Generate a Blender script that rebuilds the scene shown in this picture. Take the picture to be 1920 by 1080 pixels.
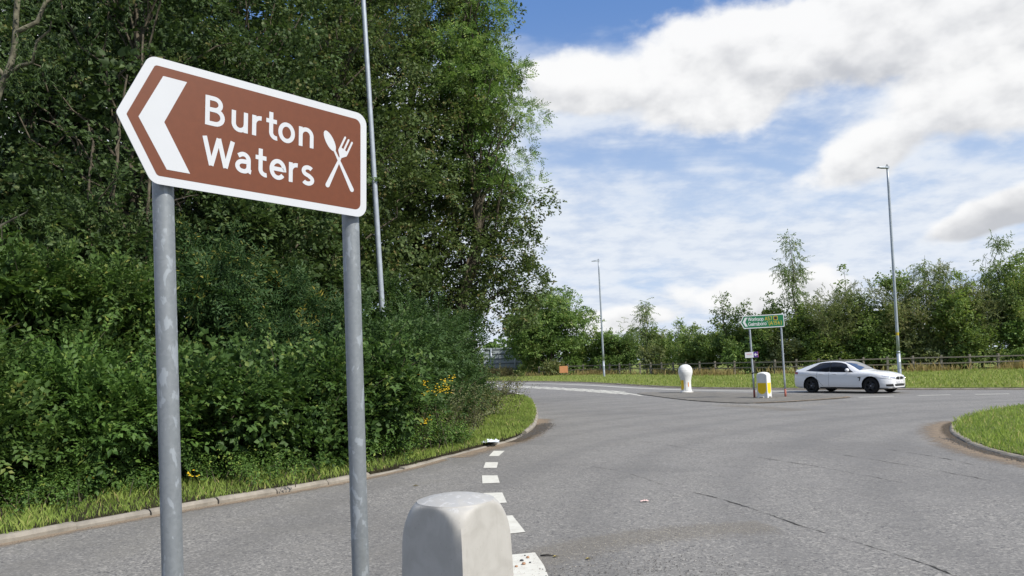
import bpy, bmesh, math, random
import numpy as np
from mathutils import Vector, Matrix

for _o in list(bpy.data.objects):
    bpy.data.objects.remove(_o)
scene = bpy.context.scene
COL = scene.collection
R = math.radians

# ------------------------------------------------------------------ camera
CAM_H, PITCH, ROLL, FPX = 1.8, R(2.0), 0.03, 1450.0
cam_data = bpy.data.cameras.new("camera")
cam_data.sensor_fit = 'HORIZONTAL'
cam_data.sensor_width = 36.0
cam_data.lens = 36.0 * FPX / 1920.0
cam_data.shift_y = (629.36 - 540.0) / 1920.0
cam_data.clip_start = 0.05
cam_data.clip_end = 5000.0
cam = bpy.data.objects.new("camera", cam_data)
COL.objects.link(cam)
_f = Vector((0, math.cos(PITCH), math.sin(PITCH)))
_u = Vector((0, -math.sin(PITCH), math.cos(PITCH)))
_r = Vector((1, 0, 0))
_r2 = _r * math.cos(ROLL) - _u * math.sin(ROLL)
_u2 = _u * math.cos(ROLL) + _r * math.sin(ROLL)
cam.matrix_world = Matrix(((_r2.x, _u2.x, -_f.x, 0), (_r2.y, _u2.y, -_f.y, 0), (_r2.z, _u2.z, -_f.z, CAM_H), (0, 0, 0, 1)))
scene.camera = cam

# ------------------------------------------------------------------ node helpers
class NT:
    def __init__(self, tree):
        self.t = tree
        tree.nodes.clear()
    def n(self, kind, **kw):
        nd = self.t.nodes.new(kind)
        for k, v in kw.items():
            setattr(nd, k, v)
        return nd
    def put(self, sock, v):
        if isinstance(v, bpy.types.NodeSocket):
            self.t.links.new(v, sock)
        elif isinstance(v, (tuple, list)):
            v = tuple(v)
            if len(sock.default_value) == 4 and len(v) == 3:
                v = v + (1.0,)
            sock.default_value = v
        else:
            sock.default_value = v
    def m(self, op, a, b=None, c=None, clamp=False):
        nd = self.n('ShaderNodeMath', operation=op, use_clamp=clamp)
        self.put(nd.inputs[0], a)
        if b is not None: self.put(nd.inputs[1], b)
        if c is not None: self.put(nd.inputs[2], c)
        return nd.outputs[0]
    def vm(self, op, a, b=None):
        nd = self.n('ShaderNodeVectorMath', operation=op)
        self.put(nd.inputs[0], a)
        if b is not None: self.put(nd.inputs[1], b)
        return nd.outputs['Value'] if op in ('LENGTH', 'DOT_PRODUCT', 'DISTANCE') else nd.outputs[0]
    def ss(self, x, lo, hi, a=0.0, b=1.0):
        nd = self.n('ShaderNodeMapRange', interpolation_type='SMOOTHSTEP')
        self.put(nd.inputs[0], x); self.put(nd.inputs[1], lo); self.put(nd.inputs[2], hi)
        self.put(nd.inputs[3], a); self.put(nd.inputs[4], b)
        return nd.outputs[0]
    def noise(self, vec, scale, detail=4.0, rough=0.55, dist=0.0, col=False):
        nd = self.n('ShaderNodeTexNoise')
        if vec is not None: self.put(nd.inputs['Vector'], vec)
        nd.inputs['Scale'].default_value = scale
        nd.inputs['Detail'].default_value = detail
        nd.inputs['Roughness'].default_value = rough
        nd.inputs['Distortion'].default_value = dist
        return nd.outputs['Color'] if col else nd.outputs[0]
    def mix(self, fac, a, b):
        nd = self.n('ShaderNodeMix', data_type='RGBA')
        self.put(nd.inputs[0], fac); self.put(nd.inputs[6], a); self.put(nd.inputs[7], b)
        return nd.outputs[2]
    def comb(self, x, y, z):
        nd = self.n('ShaderNodeCombineXYZ')
        self.put(nd.inputs[0], x); self.put(nd.inputs[1], y); self.put(nd.inputs[2], z)
        return nd.outputs[0]
    def sep(self, v):
        nd = self.n('ShaderNodeSeparateXYZ'); self.put(nd.inputs[0], v)
        return nd.outputs
    def ramp(self, fac, stops):
        nd = self.n('ShaderNodeValToRGB')
        el = nd.color_ramp.elements
        while len(el) < len(stops): el.new(0.5)
        for e, (p, c) in zip(el, stops):
            e.position = p; e.color = tuple(c) + (1.0,)
        self.put(nd.inputs[0], fac)
        return nd.outputs[0]

# ------------------------------------------------------------------ world and sun
SUN_AZ = math.atan2(0.81, -0.585)      # azimuth of the sun measured from +Y towards +X
SUN_EL = R(47)
SKY_STRENGTH = 0.11
world = bpy.data.worlds.new("World")
scene.world = world
world.use_nodes = True
w = NT(world.node_tree)
sky = w.n('ShaderNodeTexSky', sky_type='NISHITA')
sky.sun_disc = False
sky.sun_elevation = SUN_EL
sky.sun_rotation = SUN_AZ
sky.air_density = 1.0
sky.dust_density = 0.6
sky.ozone_density = 2.0
direc = w.n('ShaderNodeTexCoord').outputs['Generated']
dx, dy, dz = w.sep(w.vm('NORMALIZE', direc))
az = w.m('ARCTAN2', dx, dy)
el = w.m('ARCSINE', dz)
# cumulus: a few large banks, all broken up by noise; (azimuth, elevation, half width, half height, tilt)
BANKS = [(0.115, 0.345, 0.125, 0.046, -0.02, 0.0), (0.28, 0.352, 0.16, 0.075, 0.08, 0.08), (0.45, 0.372, 0.19, 0.085, 0.02, 0.15),
         (0.61, 0.345, 0.18, 0.085, -0.10, 0.22), (0.56, 0.268, 0.13, 0.052, -0.1, 0.0), (0.445, 0.232, 0.095, 0.034, 0.35, 0.15),
         (0.575, 0.152, 0.085, 0.024, 0.25, 1.0), (0.33, 0.076, 0.13, 0.027, 0.0, 0.0), (0.14, 0.050, 0.08, 0.018, 0.05, 0.1),
         (-0.6, 0.33, 0.3, 0.08, 0.0, 0.2), (1.3, 0.33, 0.36, 0.10, 0.0, 0.2), (2.5, 0.3, 0.4, 0.10, 0.0, 0.2), (-1.8, 0.3, 0.4, 0.1, 0.0, 0.2)]
grp = bpy.data.node_groups.new("cumulus", 'ShaderNodeTree')
grp.interface.new_socket("A", in_out='INPUT', socket_type='NodeSocketFloat')
grp.interface.new_socket("E", in_out='INPUT', socket_type='NodeSocketFloat')
grp.interface.new_socket("D", in_out='OUTPUT', socket_type='NodeSocketFloat')
grp.interface.new_socket("Lit", in_out='OUTPUT', socket_type='NodeSocketFloat')
g = NT(grp)
gi = g.n('NodeGroupInput'); go = g.n('NodeGroupOutput')
p2 = g.comb(gi.outputs[0], g.m('MULTIPLY', gi.outputs[1], 1.45), 0.0)
warp = g.vm('SCALE', g.vm('SUBTRACT', g.noise(p2, 9.0, 2.0, 0.5, col=True), (0.5, 0.5, 0.5)))
warp.node.inputs['Scale'].default_value = 0.035
wx, wy, wz = g.sep(warp)
ga = g.m('ADD', gi.outputs[0], wx); ge = g.m('ADD', gi.outputs[1], wy)
best = None
for (a0, e0, ra, re, tl, gr) in BANKS:
    da = g.m('SUBTRACT', ga, a0); de = g.m('SUBTRACT', ge, e0)
    c_, s_ = math.cos(tl), math.sin(tl)
    xx = g.m('ADD', g.m('MULTIPLY', da, c_ / ra), g.m('MULTIPLY', de, s_ / ra))
    yy = g.m('ADD', g.m('MULTIPLY', da, -s_ / re), g.m('MULTIPLY', de, c_ / re))
    d_ = g.m('SUBTRACT', 1.0, g.m('SQRT', g.m('ADD', g.m('MULTIPLY', xx, xx), g.m('MULTIPLY', yy, yy))))
    d_ = g.m('MAXIMUM', d_, -1.0)
    wgt = g.m('MAXIMUM', d_, 0.0); sd = g.m('MULTIPLY', wgt, yy)
    gk = g.m('MULTIPLY', wgt, gr); grey_n = gk if best is None else g.m('ADD', grey_n, gk)
    side_n = sd if best is None else g.m('ADD', side_n, sd); side_d = wgt if best is None else g.m('ADD', side_d, wgt)
    best = d_ if best is None else g.m('SMOOTH_MAX', best, d_, 0.25)
low_side = g.m('DIVIDE', side_n, g.m('ADD', side_d, 0.15))      # -1 under a bank, +1 at its top
puff = g.noise(p2, 11.0, 6.0, 0.53)
dens = g.m('ADD', g.m('MULTIPLY', best, 1.0), g.m('MULTIPLY', g.m('SUBTRACT', puff, 0.45), 1.40))
g.put(go.inputs[0], dens)
# slope of the billows towards the sun: a second, cheaper look a little higher up
p3 = g.comb(g.m('ADD', gi.outputs[0], 0.006), g.m('MULTIPLY', g.m('ADD', gi.outputs[1], 0.020), 1.45), 0.0)
puff2 = g.noise(p3, 11.0, 4.0, 0.53)
slope = g.m('ADD', g.m('MULTIPLY', g.m('SUBTRACT', puff, puff2), 1.15), g.m('SUBTRACT', g.m('MULTIPLY', low_side, 0.40), g.m('MULTIPLY', g.m('DIVIDE', grey_n, g.m('ADD', side_d, 0.10)), 0.42)))
g.put(go.inputs[1], slope)
def cumulus(a, e):
    nd = w.n('ShaderNodeGroup'); nd.node_tree = grp
    w.put(nd.inputs[0], a); w.put(nd.inputs[1], e)
    return nd.outputs
D0, relief = cumulus(az, el)[:2]
cmask = w.ss(D0, 0.0, 0.38)
shade = w.ss(relief, -0.56, 0.10)
thick = w.ss(D0, 0.55, 1.45)
# high thin layer lying on a flat sheet, so that it closes up towards the horizon
inv = w.m('DIVIDE', 1.0, w.m('ADD', w.m('MAXIMUM', dz, 0.0), 0.20))
q = w.comb(w.m('MULTIPLY', dx, inv), w.m('MULTIPLY', dy, inv), 0.0)
rot = w.n('ShaderNodeMapping'); w.put(rot.inputs[0], q)
rot.inputs['Rotation'].default_value = (0, 0, R(-18)); rot.inputs['Scale'].default_value = (0.8, 1.0, 1.0)
rot.inputs['Location'].default_value = (0.35, 0.2, 0.0)
n1 = w.noise(rot.outputs[0], 1.7, 6.0, 0.52, 0.6)
n2 = w.noise(q, 6.0, 4.0, 0.62)
n3 = w.noise(q, 0.8, 1.0, 0.5)
thin = w.m('ADD', w.m('ADD', n1, w.m('MULTIPLY', w.m('SUBTRACT', n2, 0.5), 0.30)), w.m('MULTIPLY', w.m('SUBTRACT', n3, 0.5), 0.25))
cover = w.ss(el, 0.25, 0.43, 0.31, 0.64)      # the blue opens upwards
cover = w.m('SUBTRACT', cover, w.ss(el, 0.50, 0.80, 0.0, 0.22))      # scattered cloud added overhead, out of view, to whiten the blue fill light
tmask = w.ss(thin, w.m('SUBTRACT', cover, 0.06), w.m('ADD', cover, 0.22))
tmask = w.m('MULTIPLY', tmask, 0.90)
hz = w.ss(el, 0.0, 0.16, 0.55, 0.0)
K = 0.76 / SKY_STRENGTH     # sky colours below are as seen; the exposure lifts them back
blue = w.mix(0.80, sky.outputs[0], tuple(c * K for c in (0.125, 0.27, 0.62)))
low = tuple(c * K for c in (0.54, 0.68, 0.89))
blue = w.mix(w.ss(el, 0.08, 0.46, 0.92, 0.0), blue, low)
veil = w.mix(w.ss(n2, 0.3, 0.62), tuple(c * K for c in (0.64, 0.715, 0.845)), tuple(c * K for c in (0.82, 0.865, 0.93)))
skyc = w.mix(tmask, blue, veil)
grey = tuple(c * K for c in (0.56, 0.575, 0.61))
white = tuple(c * K for c in (0.97, 0.97, 0.97))
ccol = w.mix(shade, grey, white)
ccol = w.mix(w.m('MULTIPLY', thick, w.ss(relief, -0.35, 0.25, 0.65, 0.0)), ccol, tuple(c * K for c in (0.50, 0.51, 0.535)))
skyc = w.mix(w.m('MULTIPLY', cmask, 0.97), skyc, ccol)
bg = w.n('ShaderNodeBackground'); w.put(bg.inputs[0], skyc); bg.inputs[1].default_value = SKY_STRENGTH
wo = w.n('ShaderNodeOutputWorld'); w.put(wo.inputs[0], bg.outputs[0])
world.cycles.sampling_method = 'MANUAL'
world.cycles.sample_map_resolution = 512

sun_data = bpy.data.lights.new("sun", 'SUN')
sun_data.energy = 4.2
sun_data.angle = R(0.53)
sun_data.color = (1.0, 0.945, 0.85)
sun = bpy.data.objects.new("sun", sun_data)
COL.objects.link(sun)
sun_dir = Vector((math.sin(SUN_AZ) * math.cos(SUN_EL), math.cos(SUN_AZ) * math.cos(SUN_EL), math.sin(SUN_EL)))
sun.rotation_euler = sun_dir.to_track_quat('Z', 'Y').to_euler()
sun.location = (20, -10, 30)

scene.view_settings.view_transform = 'Standard'
scene.view_settings.look = 'None'
scene.view_settings.exposure = 0.42
scene.view_settings.gamma = 1.0
scene.view_settings.use_curve_mapping = False
scene.render.engine = 'CYCLES'
cy = scene.cycles
cy.max_bounces = 6; cy.diffuse_bounces = 3; cy.glossy_bounces = 2; cy.transmission_bounces = 3; cy.transparent_max_bounces = 6
cy.caustics_reflective = False; cy.caustics_refractive = False
cy.use_denoising = True
cy.sample_clamp_indirect = 6.0

# ------------------------------------------------------------------ materials
def principled(nt, col, rough=0.6, spec=0.4, metal=0.0, normal=None):
    b = nt.n('ShaderNodeBsdfPrincipled')
    nt.put(b.inputs['Base Color'], col); nt.put(b.inputs['Roughness'], rough)
    nt.put(b.inputs['Specular IOR Level'], spec); nt.put(b.inputs['Metallic'], metal)
    if normal is not None: nt.put(b.inputs['Normal'], normal)
    return b
def out(nt, sh):
    o = nt.n('ShaderNodeOutputMaterial'); nt.put(o.inputs[0], sh)
def newmat(name):
    m = bpy.data.materials.new(name); m.use_nodes = True
    return m, NT(m.node_tree)
def bump(nt, h, strength=0.3, dist=0.01):
    b = nt.n('ShaderNodeBump'); b.inputs['Strength'].default_value = strength; b.inputs['Distance'].default_value = dist
    nt.put(b.inputs['Height'], h)
    return b.outputs[0]
def objco(nt): return nt.n('ShaderNodeTexCoord').outputs['Object']
def plain(name, col, rough=0.5, spec=0.4, metal=0.0, vary=0.12, scale=14.0, coat=0.0):
    m, nt = newmat(name)
    f = nt.noise(objco(nt), scale, 4.0, 0.6)
    c = nt.mix(nt.ss(f, 0.3, 0.7), tuple(x * (1 - vary) for x in col), tuple(min(1, x * (1 + vary)) for x in col))
    b = principled(nt, c, rough, spec, metal)
    b.inputs['Coat Weight'].default_value = coat
    out(nt, b.outputs[0]); return m
def leafmat(name, dark, light, odd, translucent=0.27, rough=0.55, spec=0.22):
    m, nt = newmat(name)
    t = nt.n('ShaderNodeAttribute', attribute_name='tint').outputs['Fac']
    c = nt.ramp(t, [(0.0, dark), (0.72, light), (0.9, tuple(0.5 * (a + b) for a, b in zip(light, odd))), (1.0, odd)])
    b = principled(nt, c, rough, spec)
    tr = nt.n('ShaderNodeBsdfTranslucent')
    nt.put(tr.inputs[0], nt.mix(0.45, c, tuple(min(1, x * 1.6) for x in (light[0] * 1.1, light[1] * 1.15, light[2] * 0.6))))
    mx = nt.n('ShaderNodeMixShader'); mx.inputs[0].default_value = translucent
    nt.put(mx.inputs[1], b.outputs[0]); nt.put(mx.inputs[2], tr.outputs[0])
    out(nt, mx.outputs[0]); return m
M = {}
M['dogwood'] = leafmat('dogwood_leaf', (0.030, 0.062, 0.013), (0.089, 0.155, 0.037), (0.204, 0.221, 0.053))
M['bramble'] = leafmat('bramble_leaf', (0.028, 0.060, 0.017), (0.083, 0.150, 0.036), (0.204, 0.252, 0.063))
M['ash'] = leafmat('ash_leaf', (0.022, 0.051, 0.017), (0.060, 0.115, 0.036), (0.306, 0.271, 0.053))
M['ash_bright'] = leafmat('bright_ash_leaf', (0.055, 0.116, 0.027), (0.169, 0.281, 0.064), (0.299, 0.374, 0.096))
M['sycamore'] = leafmat('sycamore_leaf', (0.040, 0.067, 0.021), (0.110, 0.157, 0.050), (0.174, 0.140, 0.053), 0.27)
M['wood_leaf'] = leafmat('woodland_leaf', (0.028, 0.052, 0.017), (0.078, 0.125, 0.040), (0.16, 0.16, 0.055), 0.25)
M['privet'] = leafmat('shrub_leaf', (0.026, 0.056, 0.017), (0.074, 0.131, 0.039), (0.123, 0.191, 0.053))
M['oak'] = leafmat('far_oak_leaf', (0.075, 0.131, 0.033), (0.176, 0.272, 0.076), (0.369, 0.386, 0.133))
M['birch'] = leafmat('birch_leaf', (0.083, 0.128, 0.043), (0.194, 0.264, 0.097), (0.445, 0.386, 0.164), 0.32)
M['hazel'] = leafmat('hazel_leaf', (0.082, 0.131, 0.037), (0.194, 0.272, 0.076), (0.445, 0.416, 0.133), 0.32)
M['grey_willow'] = leafmat('willow_leaf', (0.102, 0.131, 0.055), (0.222, 0.255, 0.112), (0.407, 0.353, 0.164), 0.3)
M['dry_weed'] = leafmat('dry_weed_leaf', (0.065, 0.086, 0.034), (0.158, 0.172, 0.079), (0.316, 0.244, 0.116))
M['grass_blade'] = leafmat('grass_blade', (0.125, 0.19, 0.036), (0.285, 0.375, 0.085), (0.48, 0.42, 0.18), 0.35, 0.55, 0.25)
M['far_grass'] = leafmat('far_grass_blade', (0.15, 0.20, 0.045), (0.27, 0.33, 0.085), (0.44, 0.38, 0.17), 0.35, 0.6, 0.2)
M['dry_grass'] = leafmat('dry_grass_blade', (0.16, 0.13, 0.055), (0.34, 0.27, 0.12), (0.46, 0.37, 0.18), 0.3, 0.7, 0.2)
M['nettle'] = leafmat('nettle_leaf', (0.041, 0.086, 0.020), (0.112, 0.201, 0.043), (0.244, 0.301, 0.063))
M['yellow_flower'] = plain('yellow_flower', (0.75, 0.52, 0.02), 0.6, vary=0.2)
M['bark'] = plain('bark', (0.095, 0.082, 0.06), 0.9, 0.2, vary=0.45, scale=9)
M['pale_bark'] = plain('pale_bark', (0.135, 0.128, 0.09), 0.85, 0.2, vary=0.5, scale=7)

def m_galv():
    m, nt = newmat('galvanised_steel')
    o = objco(nt)
    v = nt.n('ShaderNodeTexVoronoi'); nt.put(v.inputs['Vector'], o); v.inputs['Scale'].default_value = 60.0
    mp = nt.n('ShaderNodeMapping'); nt.put(mp.inputs[0], o); mp.inputs['Scale'].default_value = (1.0, 1.0, 0.45)
    big = nt.noise(mp.outputs[0], 21.0, 3.0, 0.55, 0.4)
    run = nt.noise(mp.outputs[0], 45.0, 4.0, 0.6)
    c = nt.mix(nt.m('MULTIPLY', v.outputs['Color'], 0.5), (0.205, 0.226, 0.243), (0.285, 0.308, 0.328))
    c = nt.mix(nt.ss(big, 0.56, 0.61, 0.0, 0.60), c, (0.37, 0.41, 0.45))
    c = nt.mix(nt.ss(run, 0.60, 0.75, 0.0, 0.35), c, (0.17, 0.19, 0.22))
    b = principled(nt, c, nt.ss(big, 0.3, 0.7, 0.42, 0.62), 0.5, 0.35, bump(nt, run, 0.08, 0.004))
    out(nt, b.outputs[0]); return m
M['galv'] = m_galv()
M['lamp_steel'] = plain('lamp_column_steel', (0.36, 0.40, 0.45), 0.45, 0.5, 0.3, vary=0.10, scale=5)
M['dark_steel'] = plain('dark_steel', (0.10, 0.11, 0.13), 0.5, 0.5, 0.2)
M['sign_white'] = plain('sign_white_film', (0.53, 0.55, 0.58), 0.35, 0.5, vary=0.02, scale=3)
M['sign_brown'] = plain('sign_brown_film', (0.134, 0.037, 0.012), 0.42, 0.45, vary=0.05, scale=30)
M['sign_green'] = plain('sign_green_film', (0.006, 0.125, 0.050), 0.4, 0.45, vary=0.04)
M['sign_yellow'] = plain('sign_yellow_film', (0.52, 0.39, 0.03), 0.4, 0.45, vary=0.04)
M['black_film'] = plain('black_film', (0.012, 0.012, 0.014), 0.4, 0.4)
M['purple_film'] = plain('purple_film', (0.05, 0.015, 0.18), 0.4, 0.4)
M['red_ink'] = plain('red_ink', (0.45, 0.16, 0.20), 0.5, 0.3)
M['grey_ink'] = plain('grey_ink', (0.42, 0.42, 0.48), 0.5, 0.3)
M['alu'] = plain('aluminium_back', (0.30, 0.34, 0.355), 0.5, 0.5, 0.0, vary=0.08)
M['red_band'] = plain('red_brown_paint', (0.32, 0.10, 0.075), 0.6, vary=0.25, scale=20)
M['yellow_film'] = plain('bollard_yellow', (0.80, 0.56, 0.015), 0.4, 0.4, vary=0.04)
M['orange_board'] = plain('orange_board', (0.62, 0.28, 0.13), 0.7, vary=0.1)
M['tail_red'] = plain('tail_lamp_red', (0.32, 0.008, 0.012), 0.15, 0.6)
M['plate'] = plain('plate_white', (0.72, 0.73, 0.74), 0.4)
M['tyre'] = plain('tyre_rubber', (0.018, 0.018, 0.019), 0.85, 0.2)
M['rim'] = plain('black_alloy', (0.016, 0.016, 0.018), 0.35, 0.6)
M['trim'] = plain('black_trim', (0.012, 0.012, 0.013), 0.4, 0.5)
M['dark_glass'] = plain('dark_glass', (0.010, 0.011, 0.018), 0.05, 0.6, vary=0.0)
M['chrome'] = plain('chrome', (0.75, 0.76, 0.78), 0.15, 0.6, 1.0, vary=0.0)
def m_car():
    m, nt = newmat('white_car_paint')
    b = principled(nt, (0.74, 0.75, 0.77), 0.3, 0.5)
    b.inputs['Coat Weight'].default_value = 0.7; b.inputs['Coat Roughness'].default_value = 0.06
    out(nt, b.outputs[0]); return m
M['car'] = m_car()
def m_screen():
    m, nt = newmat('windscreen_glass')
    b = principled(nt, (0.03, 0.035, 0.045), 0.03, 0.8)
    b.inputs['Coat Weight'].default_value = 1.0; b.inputs['Coat Roughness'].default_value = 0.02
    out(nt, b.outputs[0]); return m
M['screen'] = m_screen()
M['headlamp'] = plain('headlamp_lens', (0.42, 0.45, 0.52), 0.08, 0.8, 0.2, vary=0.5, scale=25)
M['bollard'] = None
def m_bollard():
    m, nt = newmat('bollard_plastic')
    o = objco(nt)
    d = nt.noise(o, 7.0, 6.0, 0.6, 0.5); s = nt.noise(o, 60.0, 5.0, 0.7)
    x, y, z = nt.sep(o)
    mp = nt.n('ShaderNodeMapping'); nt.put(mp.inputs[0], o); mp.inputs['Scale'].default_value = (22, 22, 1.6)
    streak = nt.noise(mp.outputs[0], 1.0, 4.0, 0.6)
    c = nt.mix(nt.ss(d, 0.38, 0.66), (0.425, 0.413, 0.385), (0.37, 0.358, 0.33))
    c = nt.mix(nt.ss(streak, 0.52, 0.74, 0.0, 0.30), c, (0.32, 0.305, 0.275))
    c = nt.mix(nt.ss(s, 0.63, 0.70, 0.0, 0.6), c, (0.24, 0.22, 0.18))
    # lichen and dust lying on the upward cap
    g_ = nt.n('ShaderNodeNewGeometry')
    nz = nt.sep(g_.outputs['Normal'])[2]
    cap = nt.ss(nz, 0.45, 0.85)
    c = nt.mix(nt.m('MULTIPLY', cap, nt.ss(nt.noise(o, 16.0, 5.0, 0.65), 0.40, 0.60, 0.45, 1.0)), c, (0.36, 0.36, 0.355))
    c = nt.mix(nt.m('MULTIPLY', cap, nt.ss(nt.noise(o, 26.0, 5.0, 0.65), 0.56, 0.64, 0.0, 0.8)), c, (0.50, 0.50, 0.50))
    b = principled(nt, c, 0.55, 0.35, 0.0, bump(nt, s, 0.05, 0.003))
    out(nt, b.outputs[0]); return m
M['bollard'] = m_bollard()
M['white_plastic'] = plain('white_plastic', (0.70, 0.71, 0.70), 0.4, 0.45, vary=0.05, scale=6)

def m_road():
    m, nt = newmat('asphalt')
    o = objco(nt)
    fine = nt.noise(o, 60.0, 4.0, 0.8)
    v = nt.n('ShaderNodeTexVoronoi'); nt.put(v.inputs['Vector'], o); v.inputs['Scale'].default_value = 44.0
    chip = nt.sep(v.outputs['Color'])[0]
    mid = nt.noise(o, 1.3, 6.0, 0.6); lo = nt.noise(o, 0.22, 4.0, 0.55, 0.4)
    c = nt.mix(nt.ss(fine, 0.30, 0.70), (0.100, 0.096, 0.090), (0.262, 0.252, 0.236))
    c = nt.mix(nt.ss(chip, 0.70, 0.95, 0.0, 0.75), c, (0.34, 0.325, 0.295))
    c = nt.mix(nt.ss(chip, 0.0, 0.16, 0.70, 0.0), c, (0.050, 0.050, 0.053))
    c = nt.mix(nt.ss(mid, 0.40, 0.70, 0.0, 0.35), c, (0.215, 0.202, 0.18))
    c = nt.mix(nt.ss(lo, 0.46, 0.66, 0.0, 0.40), c, (0.118, 0.114, 0.108))
    # polished wheel tracks sweeping round the junction
    x, y, z = nt.sep(o)
    wob = nt.m('MULTIPLY', nt.m('SUBTRACT', lo, 0.5), 1.6)
    rr = nt.m('SQRT', nt.m('ADD', nt.m('POWER', nt.m('SUBTRACT', x, 19.0), 2.0), nt.m('POWER', nt.m('SUBTRACT', y, 6.0), 2.0)))
    tr = nt.m('ABSOLUTE', nt.m('SUBTRACT', nt.m('PINGPONG', nt.m('ADD', rr, wob), 1.75), 0.9))
    c = nt.mix(nt.ss(tr, 0.0, 0.55, 0.30, 0.0), c, (0.122, 0.118, 0.112))
    h = nt.m('ADD', fine, nt.m('MULTIPLY', chip, 0.5))
    b = principled(nt, c, nt.ss(mid, 0.3, 0.7, 0.80, 0.62), 0.35, 0.0, bump(nt, h, 0.55, 0.008))
    out(nt, b.outputs[0]); return m
M['road'] = m_road()
def m_paint(name, worn):
    m, nt = newmat(name)
    o = objco(nt)
    f = nt.noise(o, 28.0, 6.0, 0.7); g2 = nt.noise(o, 3.0, 4.0, 0.6)
    c = nt.mix(nt.ss(nt.noise(o, 9.0, 4.0, 0.6), 0.35, 0.7), (0.60, 0.59, 0.53), (0.52, 0.505, 0.45))
    b = principled(nt, c, 0.7, 0.3, 0.0, bump(nt, f, 0.3, 0.004))
    tr = nt.n('ShaderNodeBsdfTransparent'); mx = nt.n('ShaderNodeMixShader')
    nt.put(mx.inputs[0], nt.ss(nt.m('ADD', nt.m('MULTIPLY', f, 0.7), nt.m('MULTIPLY', g2, 0.5)), 0.40 + worn, 0.47 + worn))
    nt.put(mx.inputs[1], tr.outputs[0]); nt.put(mx.inputs[2], b.outputs[0])
    out(nt, mx.outputs[0]); return m
M['paint'] = m_paint('road_paint', -0.06)
M['paint_worn'] = m_paint('worn_road_paint', 0.08)
def m_dirt(name, col, amount=0.9):
    m, nt = newmat(name)
    o = objco(nt)
    a = nt.n('ShaderNodeAttribute', attribute_name='tint').outputs['Fac']
    f = nt.noise(o, 5.0, 7.0, 0.7); s = nt.noise(o, 70.0, 3.0, 0.7)
    c = nt.mix(nt.ss(s, 0.3, 0.7), tuple(x * 0.7 for x in col), tuple(x * 1.35 for x in col))
    b = principled(nt, c, 0.95, 0.15)
    tr = nt.n('ShaderNodeBsdfTransparent'); mx = nt.n('ShaderNodeMixShader')
    k = nt.m('ADD', a, nt.m('MULTIPLY', nt.m('SUBTRACT', f, 0.55), 1.1))
    k = nt.m('ADD', k, nt.m('MULTIPLY', nt.m('SUBTRACT', s, 0.5), 0.9))
    nt.put(mx.inputs[0], nt.m('MULTIPLY', nt.ss(k, 0.30, 0.85), amount))
    nt.put(mx.inputs[1], tr.outputs[0]); nt.put(mx.inputs[2], b.outputs[0])
    out(nt, mx.outputs[0]); return m
M['dirt'] = m_dirt('gutter_dirt', (0.235, 0.185, 0.135))
M['sand'] = m_dirt('sandy_grit', (0.36, 0.285, 0.19))
M['dark_dirt'] = m_dirt('dark_gutter_dirt', (0.085, 0.068, 0.050))
M['grit'] = m_dirt('loose_grit', (0.25, 0.225, 0.185), 0.28)
M['crack'] = plain('crack_dark', (0.055, 0.053, 0.05), 0.95, 0.1)
def m_kerb():
    m, nt = newmat('kerb_concrete')
    o = objco(nt)
    geo = nt.n('ShaderNodeObjectInfo')
    d = nt.noise(o, 6.0, 6.0, 0.65); s = nt.noise(o, 80.0, 4.0, 0.7)
    c = nt.mix(nt.ss(d, 0.35, 0.7), (0.30, 0.27, 0.225), (0.20, 0.18, 0.15))
    c = nt.mix(nt.ss(s, 0.55, 0.75, 0.0, 0.5), c, (0.15, 0.13, 0.105))
    c = nt.mix(nt.m('MULTIPLY', geo.outputs['Random'], 0.35), c, (0.21, 0.20, 0.18))
    b = principled(nt, c, 0.9, 0.2, 0.0, bump(nt, s, 0.4, 0.006))
    out(nt, b.outputs[0]); return m
M['kerb'] = m_kerb()
def m_soil(name, a, b_, c_):
    m, nt = newmat(name)
    o = objco(nt)
    f = nt.noise(o, 2.2, 7.0, 0.65); s = nt.noise(o, 30.0, 4.0, 0.7); l = nt.noise(o, 0.3, 4.0, 0.5)
    c = nt.mix(nt.ss(f, 0.35, 0.65), a, b_)
    c = nt.mix(nt.ss(s, 0.52, 0.72, 0.0, 0.6), c, c_)
    c = nt.mix(nt.ss(l, 0.4, 0.7, 0.0, 0.3), c, tuple(x * 1.3 for x in b_))
    bs = principled(nt, c, 0.95, 0.1, 0.0, bump(nt, nt.m('ADD', f, s), 0.8, 0.05))
    out(nt, bs.outputs[0]); return m
M['turf'] = m_soil('turf', (0.085, 0.115, 0.030), (0.125, 0.165, 0.042), (0.07, 0.065, 0.03))
M['far_turf'] = m_soil('far_turf', (0.135, 0.165, 0.045), (0.19, 0.22, 0.06), (0.14, 0.13, 0.06))
M['soil'] = m_soil('woodland_soil', (0.030, 0.027, 0.017), (0.042, 0.036, 0.022), (0.035, 0.045, 0.015))
M['field'] = m_soil('field', (0.075, 0.11, 0.035), (0.10, 0.14, 0.045), (0.12, 0.11, 0.06))
M['island_tarmac'] = m_soil('island_tarmac', (0.155, 0.15, 0.14), (0.20, 0.19, 0.172), (0.25, 0.22, 0.18))
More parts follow.
